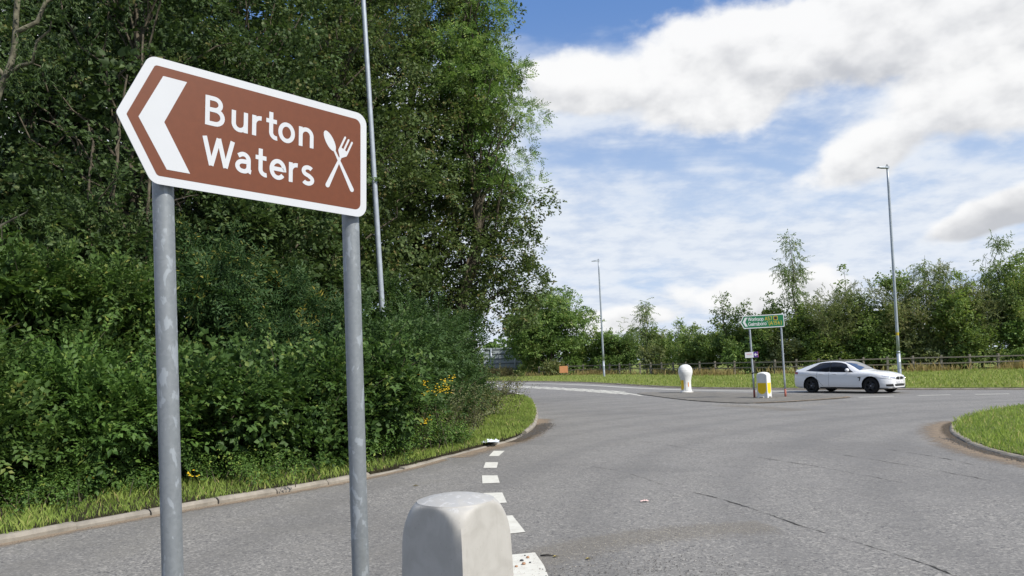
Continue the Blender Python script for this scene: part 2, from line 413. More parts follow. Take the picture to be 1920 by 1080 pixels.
def m_wood():
    m, nt = newmat('weathered_timber')
    o = objco(nt)
    mp = nt.n('ShaderNodeMapping'); nt.put(mp.inputs[0], o); mp.inputs['Scale'].default_value = (3, 12, 12)
    f = nt.noise(mp.outputs[0], 2.0, 6.0, 0.65)
    oi = nt.n('ShaderNodeObjectInfo')
    c = nt.mix(nt.ss(f, 0.3, 0.7), (0.11, 0.10, 0.08), (0.21, 0.19, 0.155))
    c = nt.mix(nt.m('MULTIPLY', oi.outputs['Random'], 0.5), c, (0.22, 0.21, 0.19))
    b = principled(nt, c, 0.9, 0.2)
    out(nt, b.outputs[0]); return m
M['wood'] = m_wood()
M['litter_bag'] = plain('crumpled_film', (0.62, 0.66, 0.72), 0.3, 0.5, vary=0.3, scale=40)
M['litter_paper'] = plain('pink_wrapper', (0.62, 0.45, 0.42), 0.5, vary=0.3, scale=60)
M['pebble'] = plain('pebble_brown', (0.30, 0.17, 0.10), 0.8, vary=0.4, scale=30)
M['pebble_dark'] = plain('pebble_dark', (0.06, 0.06, 0.065), 0.8, vary=0.4, scale=30)
M['twig'] = plain('twig', (0.018, 0.016, 0.014), 0.8)
M['fallen_leaf'] = plain('fallen_leaf', (0.45, 0.36, 0.10), 0.7, vary=0.3)

# ------------------------------------------------------------------ mesh and scene helpers
def link(o, parent=None, loc=None):
    COL.objects.link(o)
    if parent is not None: o.parent = parent
    if loc is not None: o.location = loc
    return o
def tag(o, label=None, cat=None, group=None, kind=None):
    if label: o['label'] = label
    if cat: o['category'] = cat
    if group: o['group'] = group
    if kind: o['kind'] = kind
    return o
def empty(name, loc=(0, 0, 0), rot=(0, 0, 0)):
    o = bpy.data.objects.new(name, None)
    o.empty_display_size = 0.2
    COL.objects.link(o); o.location = loc; o.rotation_euler = rot
    return o
def np_mesh(name, V, F, mat, tint=None, smooth=False, extra=None):
    """V (n,3), F (m,3|4) -> mesh data block."""
    me = bpy.data.meshes.new(name)
    V = np.asarray(V, dtype=np.float32).reshape(-1, 3); F = np.asarray(F, dtype=np.int32)
    k = F.shape[1]
    me.vertices.add(len(V)); me.vertices.foreach_set('co', V.ravel())
    me.loops.add(F.size); me.loops.foreach_set('vertex_index', F.ravel())
    me.polygons.add(len(F)); me.polygons.foreach_set('loop_start', np.arange(0, F.size, k, dtype=np.int32))
    if smooth: me.polygons.foreach_set('use_smooth', np.ones(len(F), dtype=bool))
    if tint is not None:
        at = me.attributes.new('tint', 'FLOAT', 'POINT')
        at.data.foreach_set('value', np.asarray(tint, dtype=np.float32))
    me.update(calc_edges=True)
    if mat is not None: me.materials.append(mat)
    return me
class MB:
    def __init__(self): self.v = []; self.f = []; self.sm = []
    def add(self, V, F, smooth=False):
        b = len(self.v)
        self.v += [tuple(map(float, p)) for p in V]
        for q in F: self.f.append(tuple(b + i for i in q)); self.sm.append(smooth)
        return self
    def box(self, c, s, rz=0.0, bev=0.0):
        bm = bmesh.new(); bmesh.ops.create_cube(bm, size=1.0)
        bmesh.ops.scale(bm, vec=s, verts=bm.verts)
        if bev: bmesh.ops.bevel(bm, geom=bm.edges[:], offset=bev, segments=2, affect='EDGES', profile=0.5)
        bmesh.ops.rotate(bm, cent=(0, 0, 0), matrix=Matrix.Rotation(rz, 3, 'Z'), verts=bm.verts)
        bm.verts.index_update()
        self.add([v.co + Vector(c) for v in bm.verts], [[v.index for v in f.verts] for f in bm.faces])
        bm.free(); return self
    def tube(self, pts, rad, n=8, cap=True, smooth=True):
        V, F = tube_np(np.asarray(pts, float), rad, n)
        self.add(V, F.tolist(), smooth)
        if cap:
            b = len(self.v) - len(V)
            self.f.append(tuple(b + i for i in range(n))[::-1]); self.sm.append(False)
            self.f.append(tuple(b + len(V) - n + i for i in range(n))); self.sm.append(False)
        return self
    def lathe(self, prof, n=24, c=(0, 0, 0), smooth=True):
        V = []; F = []
        for (r, z) in prof:
            for k in range(n):
                a = 2 * math.pi * k / n
                V.append((c[0] + r * math.cos(a), c[1] + r * math.sin(a), c[2] + z))
        for i in range(len(prof) - 1):
            for k in range(n):
                k2 = (k + 1) % n
                F.append((i * n + k, i * n + k2, (i + 1) * n + k2, (i + 1) * n + k))
        return self.add(V, F, smooth)
    def prism(self, poly, y0, y1):
        """poly in (x,z), extruded along y from y0 to y1."""
        n = len(poly)
        V = [(x, y0, z) for x, z in poly] + [(x, y1, z) for x, z in poly]
        F = [tuple(range(n)), tuple(range(n, 2 * n))[::-1]] + [(i, i + n, (i + 1) % n + n, (i + 1) % n) for i in range(n)]
        return self.add(V, F)
    def mesh(self, name, mat):
        me = bpy.data.meshes.new(name)
        me.from_pydata(self.v, [], self.f)
        me.polygons.foreach_set('use_smooth', np.array(self.sm, dtype=bool))
        bm = bmesh.new(); bm.from_mesh(me); bmesh.ops.recalc_face_normals(bm, faces=bm.faces); bm.to_mesh(me); bm.free()
        me.materials.append(mat); me.update()
        return me
    def build(self, name, mat, parent=None, loc=None):
        return link(bpy.data.objects.new(name, self.mesh(name, mat)), parent, loc)
def tube_np(P, rad, n):
    P = np.asarray(P, float); m = len(P)
    rad = np.full(m, rad) if np.isscalar(rad) else np.asarray(rad, float)
    T = np.gradient(P, axis=0); T /= np.linalg.norm(T, axis=1, keepdims=True) + 1e-9
    ref = np.where(np.abs(T[:, 2:3]) > 0.9, np.array([[1., 0, 0]]), np.array([[0, 0, 1.]]))
    ref = np.repeat(ref[:1], m, 0)
    A = np.cross(T, ref); A /= np.linalg.norm(A, axis=1, keepdims=True) + 1e-9
    B = np.cross(T, A)
    ang = np.arange(n) * 2 * math.pi / n
    V = P[:, None, :] + rad[:, None, None] * (np.cos(ang)[None, :, None] * A[:, None, :] + np.sin(ang)[None, :, None] * B[:, None, :])
    i = np.arange(m - 1)[:, None] * n; k = np.arange(n)[None, :]; k2 = (k + 1) % n
    F = np.stack([i + k, i + k2, i + n + k2, i + n + k], -1).reshape(-1, 4)
    return V.reshape(-1, 3), F
def obj_np(name, V, F, mat, parent=None, tint=None, smooth=False):
    return link(bpy.data.objects.new(name, np_mesh(name, V, F, mat, tint, smooth)), parent)
def resample(pts, step):
    P = np.asarray(pts, float)
    # centripetal smoothing by Catmull-Rom, then equal steps
    Q = []
    for i in range(len(P) - 1):
        p0 = P[max(i - 1, 0)]; p1 = P[i]; p2 = P[i + 1]; p3 = P[min(i + 2, len(P) - 1)]
        for t in np.linspace(0, 1, 12, endpoint=False):
            Q.append(0.5 * ((2 * p1) + (-p0 + p2) * t + (2 * p0 - 5 * p1 + 4 * p2 - p3) * t * t + (-p0 + 3 * p1 - 3 * p2 + p3) * t ** 3))
    Q.append(P[-1]); Q = np.array(Q)
    d = np.r_[0, np.cumsum(np.linalg.norm(np.diff(Q, axis=0), axis=1))]
    s = np.arange(0, d[-1], step)
    return np.stack([np.interp(s, d, Q[:, k]) for k in range(Q.shape[1])], 1)
def normals2(P):
    T = np.gradient(P, axis=0); T /= np.linalg.norm(T, axis=1, keepdims=True)
    return np.stack([-T[:, 1], T[:, 0]], 1), T
def in_poly(p, poly):
    x, y = p[:, 0], p[:, 1]; r = np.zeros(len(p), bool); poly = np.asarray(poly); n = len(poly); j = n - 1
    for i in range(n):
        xi, yi = poly[i]; xj, yj = poly[j]
        c = ((yi > y) != (yj > y)) & (x < (xj - xi) * (y - yi) / (yj - yi + 1e-12) + xi)
        r ^= c; j = i
    return r
def sheet(name, poly, z, mat, parent=None, kind='structure'):
    bm = bmesh.new()
    vs = [bm.verts.new((p[0], p[1], z)) for p in poly]
    f = bm.faces.new(vs)
    if f.normal.z < 0: f.normal_flip()
    bmesh.ops.triangulate(bm, faces=[f], ngon_method='EAR_CLIP')
    me = bpy.data.meshes.new(name); bm.to_mesh(me); bm.free(); me.materials.append(mat)
    o = link(bpy.data.objects.new(name, me), parent)
    if kind and parent is None: o['kind'] = kind
    return o
def slab(name, poly, z0, z1, mat, parent=None):
    bm = bmesh.new()
    top = bm.faces.new([bm.verts.new((p[0], p[1], z1)) for p in poly])
    bm.normal_update()
    if top.normal.z < 0: top.normal_flip()
    r = bmesh.ops.extrude_face_region(bm, geom=[top])
    for v in r['geom']:
        if isinstance(v, bmesh.types.BMVert): v.co.z = z0
    bmesh.ops.recalc_face_normals(bm, faces=bm.faces)
    bmesh.ops.triangulate(bm, faces=bm.faces[:], ngon_method='EAR_CLIP')
    me = bpy.data.meshes.new(name); bm.to_mesh(me); bm.free(); me.materials.append(mat)
    o = link(bpy.data.objects.new(name, me), parent)
    if parent is None: o['kind'] = 'structure'
    return o
def strip(name, P, half, z, mat, parent=None, tint=None, off=0.0):
    """a flat band along polyline P (n,2)."""
    Nn, _ = normals2(P)
    half = np.broadcast_to(np.asarray(half, float), (len(P),))
    a = P + Nn * (off + half)[:, None]; b = P + Nn * (off - half)[:, None]
    V = np.zeros((len(P) * 2, 3)); V[0::2, :2] = a; V[1::2, :2] = b; V[:, 2] = z
    i = np.arange(len(P) - 1) * 2
    F = np.stack([i + 1, i + 3, i + 2, i], 1)
    return obj_np(name, V, F, mat, parent, tint)
def fade_strip(name, P, width, z, mat, side=1.0):
    """a band that fades out across its width (3 verts wide), for dirt lying in a gutter."""
    Nn, _ = normals2(P); n = len(P)
    cols = [(0.0, 1.0), (0.35, 0.75), (0.7, 0.35), (1.0, -0.35)]
    V = np.zeros((n, 4, 3)); T = np.zeros((n, 4))
    width = np.broadcast_to(np.asarray(width, float), (n,))
    for k, (u, t) in enumerate(cols):
        V[:, k, :2] = P + Nn * (side * width * u)[:, None]; T[:, k] = t
    V[:, :, 2] = z
    T[0] = -0.4; T[-1] = -0.4
    i = np.arange(n - 1)[:, None] * 4; k = np.arange(3)[None]
    F = np.stack([i + k, i + k + 1, i + 4 + k + 1, i + 4 + k], -1).reshape(-1, 4)
    o = obj_np(name, V.reshape(-1, 3), F, mat, None, T.ravel())
    o['kind'] = 'structure'
    return o

# ------------------------------------------------------------------ foliage engine
def kite(base, d, up, L, W, fold=0.18, droop=0.0):
    d = np.asarray(d, float); d = d / np.linalg.norm(d); up = np.asarray(up, float)
    s = np.cross(d, up); s /= np.linalg.norm(s) + 1e-9; u = np.cross(s, d)
    b = np.asarray(base, float)
    mid = b + d * L * 0.42 + u * L * fold * 0.5
    return np.array([b, mid - s * W * 0.5, b + d * L - u * L * droop, mid + s * W * 0.5])
def sprig_variants(kind, rng, n=5):
    res = []
    for _ in range(n):
        K = []
        if kind == 'opp':            # paired ovate leaves along a twig
            for i in range(5):
                x = 0.05 + i * 0.055
                for s in (-1, 1):
                    a = rng.uniform(0.6, 1.1)
                    K.append(kite((x, 0, rng.normal(0, .006)), (math.cos(a), s * math.sin(a), rng.normal(0, .28)), (rng.normal(0, .3), rng.normal(0, .3), 1), rng.uniform(.055, .085), rng.uniform(.034, .048), 0.2, 0.15))
            K.append(kite((0.31, 0, 0), (1, rng.normal(0, .2), rng.normal(0, .3)), (0, 0, 1), .075, .042, .2, .1))
        elif kind == 'tri':          # bramble: stalked groups of three
            for i in range(4):
                x = 0.06 + i * 0.075; s = -1 if i % 2 else 1
                a = s * rng.uniform(0.5, 1.2); c = np.array([x + .06 * math.cos(a), .06 * math.sin(a), rng.normal(0, .02)])
                up = (rng.normal(0, .35), rng.normal(0, .35), 1)
                for da, l in ((0, .085), (1.15, .068), (-1.15, .068)):
                    K.append(kite(c, (math.cos(a + da), math.sin(a + da), rng.normal(-.1, .2)), up, l * rng.uniform(.85, 1.15), .056, 0.22, 0.2))
        elif kind == 'pin':          # ash: feathered leaves
            for i in range(4):
                a = i * 1.57 + rng.uniform(-.4, .4); tilt = rng.uniform(0.45, 1.0)
                d = np.array([math.cos(tilt), math.sin(tilt) * math.cos(a), math.sin(tilt) * math.sin(a)])
                up = np.array([-math.sin(tilt), math.cos(tilt) * math.cos(a), math.cos(tilt) * math.sin(a)]) + np.array([0, 0, .6])
                s = np.cross(d, up); s /= np.linalg.norm(s)
                for j in range(4):
                    x = .07 + j * .05
                    for q in (-1, 1):
                        K.append(kite(d * x - np.array([0, 0, x * x * .9]), d * .55 + s * q + np.array([0, 0, rng.normal(-.1, .15)]), up, rng.uniform(.07, .095), .026, .15, .1))
                K.append(kite(d * .27 - np.array([0, 0, .07]), d + np.array([0, 0, -.5]), up, .09, .028, .1, .1))
        elif kind == 'broad':        # sycamore / oak: broad leaves in a flat spray
            for i in range(9):
                a = rng.uniform(-1.9, 1.9); r0 = rng.uniform(.03, .22)
                K.append(kite((r0 * math.cos(a) + .08, r0 * math.sin(a), rng.normal(0, .04)), (math.cos(a), math.sin(a), rng.normal(-.25, .25)), (rng.normal(0, .35), rng.normal(0, .35), 1), rng.uniform(.10, .15), rng.uniform(.09, .13), .15, .2))
        elif kind == 'small':        # birch: many small leaves on a hanging twig
            for i in range(13):
                x = .03 + i * .03; a = rng.uniform(0, 6.28)
                K.append(kite((x, 0, -x * x * .5), (.5, math.cos(a) * .8, math.sin(a) * .6 - .35), (rng.normal(), rng.normal(), 1), rng.uniform(.05, .075), rng.uniform(.038, .05), .15, .1))
        elif kind == 'narrow':       # willow
            for i in range(11):
                x = .03 + i * .035; a = rng.uniform(0, 6.28)
                K.append(kite((x, 0, 0), (.9, math.cos(a) * .7, math.sin(a) * .7), (rng.normal(), rng.normal(), 1), rng.uniform(.09, .13), .03, .12, .15))
        elif kind == 'weed':
            for i in range(8):
                x = .03 + i * .05; a = i * 2.4
                K.append(kite((x, 0, 0), (.5, math.cos(a), math.sin(a)), (1, 0, .3), .075 * (1.1 - i * .06), .03, .15, .2))
        res.append(np.array(K))
    return res
_rng0 = np.random.default_rng(11)
SPRIG = {k: sprig_variants(k, _rng0) for k in ('opp', 'tri', 'pin', 'broad', 'small', 'narrow', 'weed')}
def unit(a): return a / (np.linalg.norm(a, axis=-1, keepdims=True) + 1e-9)
def leaves(P, D, S, T, kind, rng, jitter=0.35, tnoise=0.20):
    """sprigs at P pointing along D, size S, tint T -> verts, tris, tint."""
    P = np.asarray(P, float); m = len(P)
    D = unit(np.asarray(D, float) + rng.normal(0, jitter, (m, 3)))
    up = np.array([0, 0, 1.0]) + rng.normal(0, .45, (m, 3))
    Y = unit(np.cross(up, D)); Z = np.cross(D, Y)
    Rm = np.stack([D, Y, Z], -1)                      # columns
    S = np.broadcast_to(np.asarray(S, float), (m,)) * rng.uniform(.75, 1.25, m)
    T = np.broadcast_to(np.asarray(T, float), (m,))
    pick = rng.integers(0, 5, m)
    Vs, Ts = [], []
    for v in range(5):
        ix = np.where(pick == v)[0]
        if not len(ix): continue
        K = SPRIG[kind][v]; nl = len(K)
        W = np.einsum('mij,lkj->mlki', Rm[ix], K) * S[ix][:, None, None, None] + P[ix][:, None, None, :]
        Vs.append(W.reshape(-1, 3))
        t = np.clip(T[ix][:, None] + rng.normal(0, tnoise, (len(ix), nl)), 0, 1)
        Ts.append(np.repeat(t.ravel(), 4))
    V = np.concatenate(Vs); Tt = np.concatenate(Ts)
    b = np.arange(len(V) // 4)[:, None] * 4
    F = np.concatenate([b + np.array([[0, 1, 2]]), b + np.array([[0, 2, 3]])], 0)
    return V, F, Tt
def lobe_points(lobes, dens, rng, shell=0.22, lower=-0.6, rough=0.22):
    """anchor points on the bumpy outer shell of a set of ellipsoids, inner ones dropped."""
    C = np.array([l[0] for l in lobes], float); Rr = np.array([l[1] for l in lobes], float)
    Ps, Ds, Ls = [], [], []
    for i in range(len(C)):
        a, b, c = Rr[i]
        area = 4 * math.pi * (((a * b) ** 1.6 + (a * c) ** 1.6 + (b * c) ** 1.6) / 3) ** (1 / 1.6)
        n = max(6, int(area * dens))
        d = unit(rng.normal(size=(n, 3))); d = d[d[:, 2] > lower]
        f = rng.normal(size=(3, 3)) * 2.6; ph = rng.uniform(0, 6.28, 3)
        bump_ = 1 + rough * np.sin(d @ f.T + ph).mean(1) * 1.6
        r = (1 - np.abs(rng.normal(0, shell, len(d)))).clip(.3, 1.05) * bump_
        Ps.append(C[i] + d * Rr[i] * r[:, None]); Ds.append(unit(d / Rr[i])); Ls.append(np.full(len(d), i))
    P = np.concatenate(Ps); D = np.concatenate(Ds); L = np.concatenate(Ls)
    keep = np.ones(len(P), bool)
    for j in range(len(C)):
        q = np.linalg.norm((P - C[j]) / Rr[j], axis=1)
        keep &= ~((q < 0.62) & (L != j))
    return P[keep], D[keep], L[keep]
def branch_path(a, b, rng, n=6, sag=0.0, wob=0.06):
    a = np.asarray(a, float); b = np.asarray(b, float)
    t = np.linspace(0, 1, n)[:, None]
    P = a + (b - a) * t
    Lg = np.linalg.norm(b - a)
    P[1:-1] += rng.normal(0, wob * Lg, (n - 2, 3))
    P[:, 2] += (np.sin(t[:, 0] * math.pi) * sag * Lg)
    return P
class Crown:
    """collects leaf sprigs and wood for one plant."""
    def __init__(self, seed): self.rng = np.random.default_rng(seed); self.L = []; self.B = []; self.nb = 0
    def put(self, P, D, S, T, kind, **k): self.L.append(leaves(P, D, S, T, kind, self.rng, **k))
    def wood(self, P, r0, r1, n=6):
        V, F = tube_np(P, np.linspace(r0, r1, len(P)), n)
        self.B.append((V, F + self.nb)); self.nb += len(V)
    def build(self, name, label, cat, group, base, leaf_mat, bark_mat, trunk_name='trunk', crown_name='crown'):
        o = empty(name, base); tag(o, label, cat, group)
        base = np.asarray(base, float)
        if self.B:
            obj_np(trunk_name, self.B[0][0] - base, self.B[0][1], bark_mat, o, smooth=True)
            if len(self.B) > 1:
                k = len(self.B[0][0])
                V = np.concatenate([b[0] for b in self.B[1:]]) - base; F = np.concatenate([b[1] for b in self.B[1:]]) - k
                obj_np('branches', V, F, bark_mat, o, smooth=True)['kind'] = 'stuff'
        Vs, Fs, Ts = [], [], []; nb = 0
        for V, F, T in self.L:
            Vs.append(V); Fs.append(F + nb); Ts.append(T); nb += len(V)
        obj_np(crown_name, np.concatenate(Vs) - base, np.concatenate(Fs), leaf_mat, o, np.concatenate(Ts))
        return o

# ------------------------------------------------------------------ the setting: ground, roads, verges, kerbs, markings
sheet('ground', [(-1500, -1500), (1500, -1500), (1500, 1500), (-1500, 1500)], -0.06, M['field'])
sheet('road', [(-70, -30), (90, -30), (90, 60), (40, 80), (-90, 150), (-120, 110)], 0.0, M['road'])

LEFT_KERB = [(-9.4, 3.2), (-7.4, 6.0), (-5.62, 8.46), (-4.94, 9.48), (-4.39, 10.18), (-3.74, 10.94), (-2.75, 12.2), (-1.93, 13.54), (-1.32, 15.0),
             (-0.75, 16.38), (-0.12, 17.73), (0.28, 19.4), (0.61, 22.16), (0.82, 27.18), (0.86, 34.38), (0.59, 39.84), (-0.1, 45.16), (-1.3, 50.26),
             (-6.0, 63.0), (-16, 78), (-40, 100)]
RIGHT_KERB = [(10.4, -4), (8.9, 4), (8.2, 9), (8.14, 12.3), (8.25, 13.47), (8.51, 14.52), (9.0, 15.85), (9.62, 17.2), (10.57, 18.77), (11.56, 20.14), (13.91, 22.6), (16.9, 24.4), (22, 23.5), (32, 16), (46, 4)]
FAR_KERB = [(-40, 122), (-16, 93), (-1.7, 75.67), (4.3, 65.46), (6.6, 59.0), (9.1, 48.4), (11.3, 43.4), (14.6, 39.3), (17.2, 36.7), (21.8, 33.2), (30, 26.5), (46, 13)]
ISLAND = [(6.45, 39.6), (6.75, 37.0), (7.05, 34.6), (7.6, 31.6), (8.6, 29.45), (9.4, 29.2), (10.6, 29.5), (12.2, 30.3), (13.2, 31.0), (13.45, 31.7), (13.0, 32.9), (12.2, 34.6), (11.0, 36.7), (9.6, 38.7), (8.4, 39.9), (7.3, 40.3), (6.7, 40.2)]
NEAR_ISLAND = [(-2.35, 2.6), (-2.5, 3.6), (-2.2, 4.5), (-1.4, 5.15), (-0.6, 5.45), (0.15, 5.1), (0.5, 4.2), (0.45, 3.1), (0.0, 2.3), (-0.9, 1.9), (-1.8, 2.0)]
VZ = 0.10
lk = resample(LEFT_KERB, 0.25); rk = resample(RIGHT_KERB, 0.25); fk = resample(FAR_KERB, 0.4)
def offset(P, d):
    Nn, _ = normals2(P); return P + Nn * d
left_in = offset(lk, 0.13)         # the left verge lies on the left of its kerb
slab('verge', list(map(tuple, left_in[::4])) + [(-120, 100), (-120, -30), (-14, -12)], -0.05, VZ - 0.015, M['soil'])
right_in = offset(rk, -0.13)
slab('verge.001', list(map(tuple, right_in[::4])) + [(80, -20), (40, -20)], -0.05, 0.052, M['turf'])
far_in = offset(fk, 0.13)
slab('verge.002', list(map(tuple, far_in[::4])) + [(400, 13), (400, 700), (-400, 700), (-400, 122)], -0.05, VZ - 0.01, M['far_turf'])
ikp = resample(ISLAND + ISLAND[:1], 0.3)
slab('traffic_island', list(map(tuple, offset(ikp, -0.13)[:-1])), -0.05, 0.032, M['island_tarmac'])
nip = resample(NEAR_ISLAND + NEAR_ISLAND[:1], 0.3)
slab('traffic_island.001', list(map(tuple, offset(nip, -0.13)[:-1])), -0.05, VZ - 0.012, M['island_tarmac'])

rng = np.random.default_rng(5)
def kerb_mesh(name, L, r):
    # front face towards -y, chamfered and slightly chipped
    prof = [(0.0, -0.05), (0.0, 0.062), (0.012, 0.078), (0.045, 0.098), (0.06, 0.1), (0.128, 0.1), (0.128, -0.05)]
    V, F = [], []
    xs = [-L / 2, -L / 2 + 0.012, -L * 0.17, L * 0.21, L / 2 - 0.012, L / 2]
    for i, x in enumerate(xs):
        k = 0.985 if i in (0, 5) else 1.0
        for (y, z) in prof:
            jit = r.normal(0, 0.003)
            V.append((x, y + (0.006 if k < 1 and y < .06 else 0) + jit, z * (k if z > 0 else 1) + jit * (z > 0)))
    n = len(prof)
    for i in range(len(xs) - 1):
        for k in range(n - 1):
            F.append((i * n + k, (i + 1) * n + k, (i + 1) * n + k + 1, i * n + k + 1))
    F += [tuple(range(n)), tuple(range(5 * n, 6 * n))[::-1]]
    return MB().add(V, F).mesh(name, M['kerb'])
KM = [kerb_mesh('kerb_stone', 0.9, rng) for _ in range(4)]
KS = [kerb_mesh('kerb_stone', 0.45, rng) for _ in range(3)]
def kerb(P, side, step, meshes, skip=None, sink=0.0, buried=None):
    root = empty('kerb', (float(P[0][0]), float(P[0][1]), 0)); root['kind'] = 'structure'
    d = np.r_[0, np.cumsum(np.linalg.norm(np.diff(P, axis=0), axis=1))]
    ln = 0.9 if meshes is KM else 0.45
    for s in np.arange(ln / 2, d[-1] - ln / 2, ln + 0.012):
        x = np.interp(s, d, P[:, 0]); y = np.interp(s, d, P[:, 1])
        x1 = np.interp(s + .3, d, P[:, 0]); y1 = np.interp(s + .3, d, P[:, 1]); x0 = np.interp(s - .3, d, P[:, 0]); y0 = np.interp(s - .3, d, P[:, 1])
        if skip is not None and skip(x, y): continue
        a = math.atan2(y1 - y0, x1 - x0) + (0 if side > 0 else math.pi)
        o = bpy.data.objects.new('kerb_stone', meshes[int(rng.integers(0, len(meshes)))])
        link(o, root)
        o.location = (x - P[0][0], y - P[0][1], rng.normal(-0.004, 0.006) - sink - (buried(x, y) if buried else 0))
        o.rotation_euler = (rng.normal(0, .015), rng.normal(0, .006), a + rng.normal(0, .008))
    return root
kerb(lk, 1, .9, KM, lambda x, y: y < 6 or y > 60, sink=.018, buried=lambda x, y: .055 if 13.0 < y < 19.5 else 0)
kerb(rk, -1, .9, KM, lambda x, y: y < 8 or x > 24, sink=.05)
kerb(fk, 1, .9, KM, lambda x, y: x < -8 or x > 27, 0.03)
kerb(ikp[::-1], 1, .45, KS, sink=0.066)
kerb(nip[::-1] if True else nip, 1, .45, KS)

# gutter dirt: brown grit collected along the kerbs
def part_of(P, f): return P[[bool(f(x, y)) for x, y in P]]
fade_strip('gutter_dirt', part_of(lk, lambda x, y: 6 < y < 15.5)[::2], 0.34, 0.004, M['dirt'], -1)
fade_strip('gutter_dirt.001', part_of(lk, lambda x, y: 14.5 < y < 25)[::2], 0.75, 0.005, M['dirt'], -1)
fade_strip('gutter_dirt.002', part_of(lk, lambda x, y: 17 < y < 23)[::2], 0.55, 0.008, M['dark_dirt'], -1)
fade_strip('gutter_dirt.003', part_of(rk, lambda x, y: 9.5 < y < 19)[::2], 1.0, 0.004, M['dirt'], 1)
fade_strip('gutter_dirt.004', part_of(rk, lambda x, y: 9 < y < 19)[::2], 0.3, 0.008, M['dark_dirt'], 1)
fade_strip('gutter_dirt.005', part_of(ikp, lambda x, y: y < 35)[::2], 0.75, 0.005, M['dirt'], 1)
fade_strip('gutter_dirt.006', part_of(fk, lambda x, y: -2 < x < 24)[::2], 0.4, 0.006, M['dirt'], -1)
fade_strip('island_edge_sand', part_of(ikp, lambda x, y: y < 33 and x > 7.4)[::2], 0.32, 0.009, M['sand'], 1)
gp = resample([(-0.35, 6.3), (0.3, 7.35), (1.4, 8.0), (3.0, 8.3)], 0.25)
fade_strip('loose_grit', gp, 0.7, 0.003, M['grit'], -1)
fade_strip('loose_grit.001', gp, 0.5, 0.0035, M['grit'], 1)
gp = resample([(7.5, 28.8), (8.6, 26.5), (9.2, 24.0)], 0.4)
fade_strip('loose_grit.002', gp, 1.0, 0.003, M['grit'], -1)
fade_strip('loose_grit.003', gp, 1.0, 0.0035, M['grit'], 1)
# lichen and moss on the far island edge
fade_strip('island_moss', part_of(ikp, lambda x, y: y < 32 and x > 8.6)[::2], 0.5, 0.037, M['dirt'], -1)

# road markings
def quad_mark(name, q, mat=None, z=0.006):
    bm = bmesh.new()
    f = bm.faces.new([bm.verts.new((x, y, z)) for x, y in q]); bm.normal_update()
    if f.normal.z < 0: f.normal_flip()
    me = bpy.data.meshes.new(name); bm.to_mesh(me); bm.free(); me.materials.append(mat or M['paint'])
    o = link(bpy.data.objects.new(name, me)); o['kind'] = 'structure'
    return o
for q in ([(-0.52, 15.05), (-0.33, 15.0), (-0.22, 15.86), (-0.45, 15.93)], [(-0.56, 13.38), (-0.33, 13.34), (-0.32, 14.08), (-0.55, 14.14)],
          [(-0.51, 11.66), (-0.25, 11.67), (-0.30, 12.45), (-0.55, 12.49)], [(-0.42, 9.95), (-0.13, 10.01), (-0.20, 10.80), (-0.46, 10.80)],
          [(-0.24, 8.14), (0.08, 8.26), (-0.06, 9.17), (-0.36, 9.15)]):
    quad_mark('road_marking', q)
quad_mark('road_marking', [(-0.16, 7.28), (0.155, 7.36), (0.22, 6.9), (0.26, 6.3), (0.20, 5.6), (-0.12, 5.55), (-0.06, 6.4)])
def line_mark(pts, half, mat=None, step=0.5):
    P = resample(pts, step)
    o = strip('road_marking', P, half, 0.006, mat or M['paint']); o['kind'] = 'structure'
line_mark([(-10, 84), (-1.59, 70.9), (1.67, 65.4), (5.24, 56.6), (7.7, 47.6), (9.9, 42.2), (13.0, 38.0), (15.6, 35.6)], 0.17)
line_mark([(-5.3, 62.0), (-1.25, 50.9), (0.0, 45.9), (0.45, 42.5)], 0.13)
# hatched median between the two carriageways, running up to the island
up_ = resample([(-3.5, 69), (-0.12, 60.89), (3.16, 52.69), (5.74, 44.62), (6.75, 40.6)], 0.25)
lo_ = resample([(-5.2, 66), (-0.25, 56.6), (2.75, 49.3), (5.1, 41.6), (6.5, 36.4)], 0.25)
for P in (up_, lo_):
    d = 0
    while d < len(P) - 18:
        o = strip('road_marking', P[d:d + 17], 0.08, 0.006, M['paint_worn']); o['kind'] = 'structure'
        d += 19
for t in np.linspace(0.02, 0.86, 17):
    i = int(t * (len(up_) - 1)); j = min(int((t + 0.12) * (len(lo_) - 1)), len(lo_) - 1)
    a = up_[i] + (lo_[j] - up_[i]) * 0.06; b = up_[i] + (lo_[j] - up_[i]) * 0.94
    P = np.stack([a + (b - a) * k for k in np.linspace(0, 1, 4)])
    o = strip('road_marking', P, 0.11, 0.006, M['paint_worn']); o['kind'] = 'structure'
cl = [((13.75, 30.95), (15.2, 31.05)), ((16.15, 31.0), (17.35, 30.8)), ((18.2, 30.6), (19.3, 30.2)), ((20.0, 29.9), (21.2, 29.35)), ((22.3, 28.8), (23.5, 28.2))]
for a, b in cl:
    P = np.stack([np.array(a) + (np.array(b) - np.array(a)) * k for k in np.linspace(0, 1, 4)])
    o = strip('road_marking', P, 0.11, 0.006, M['paint']); o['kind'] = 'structure'

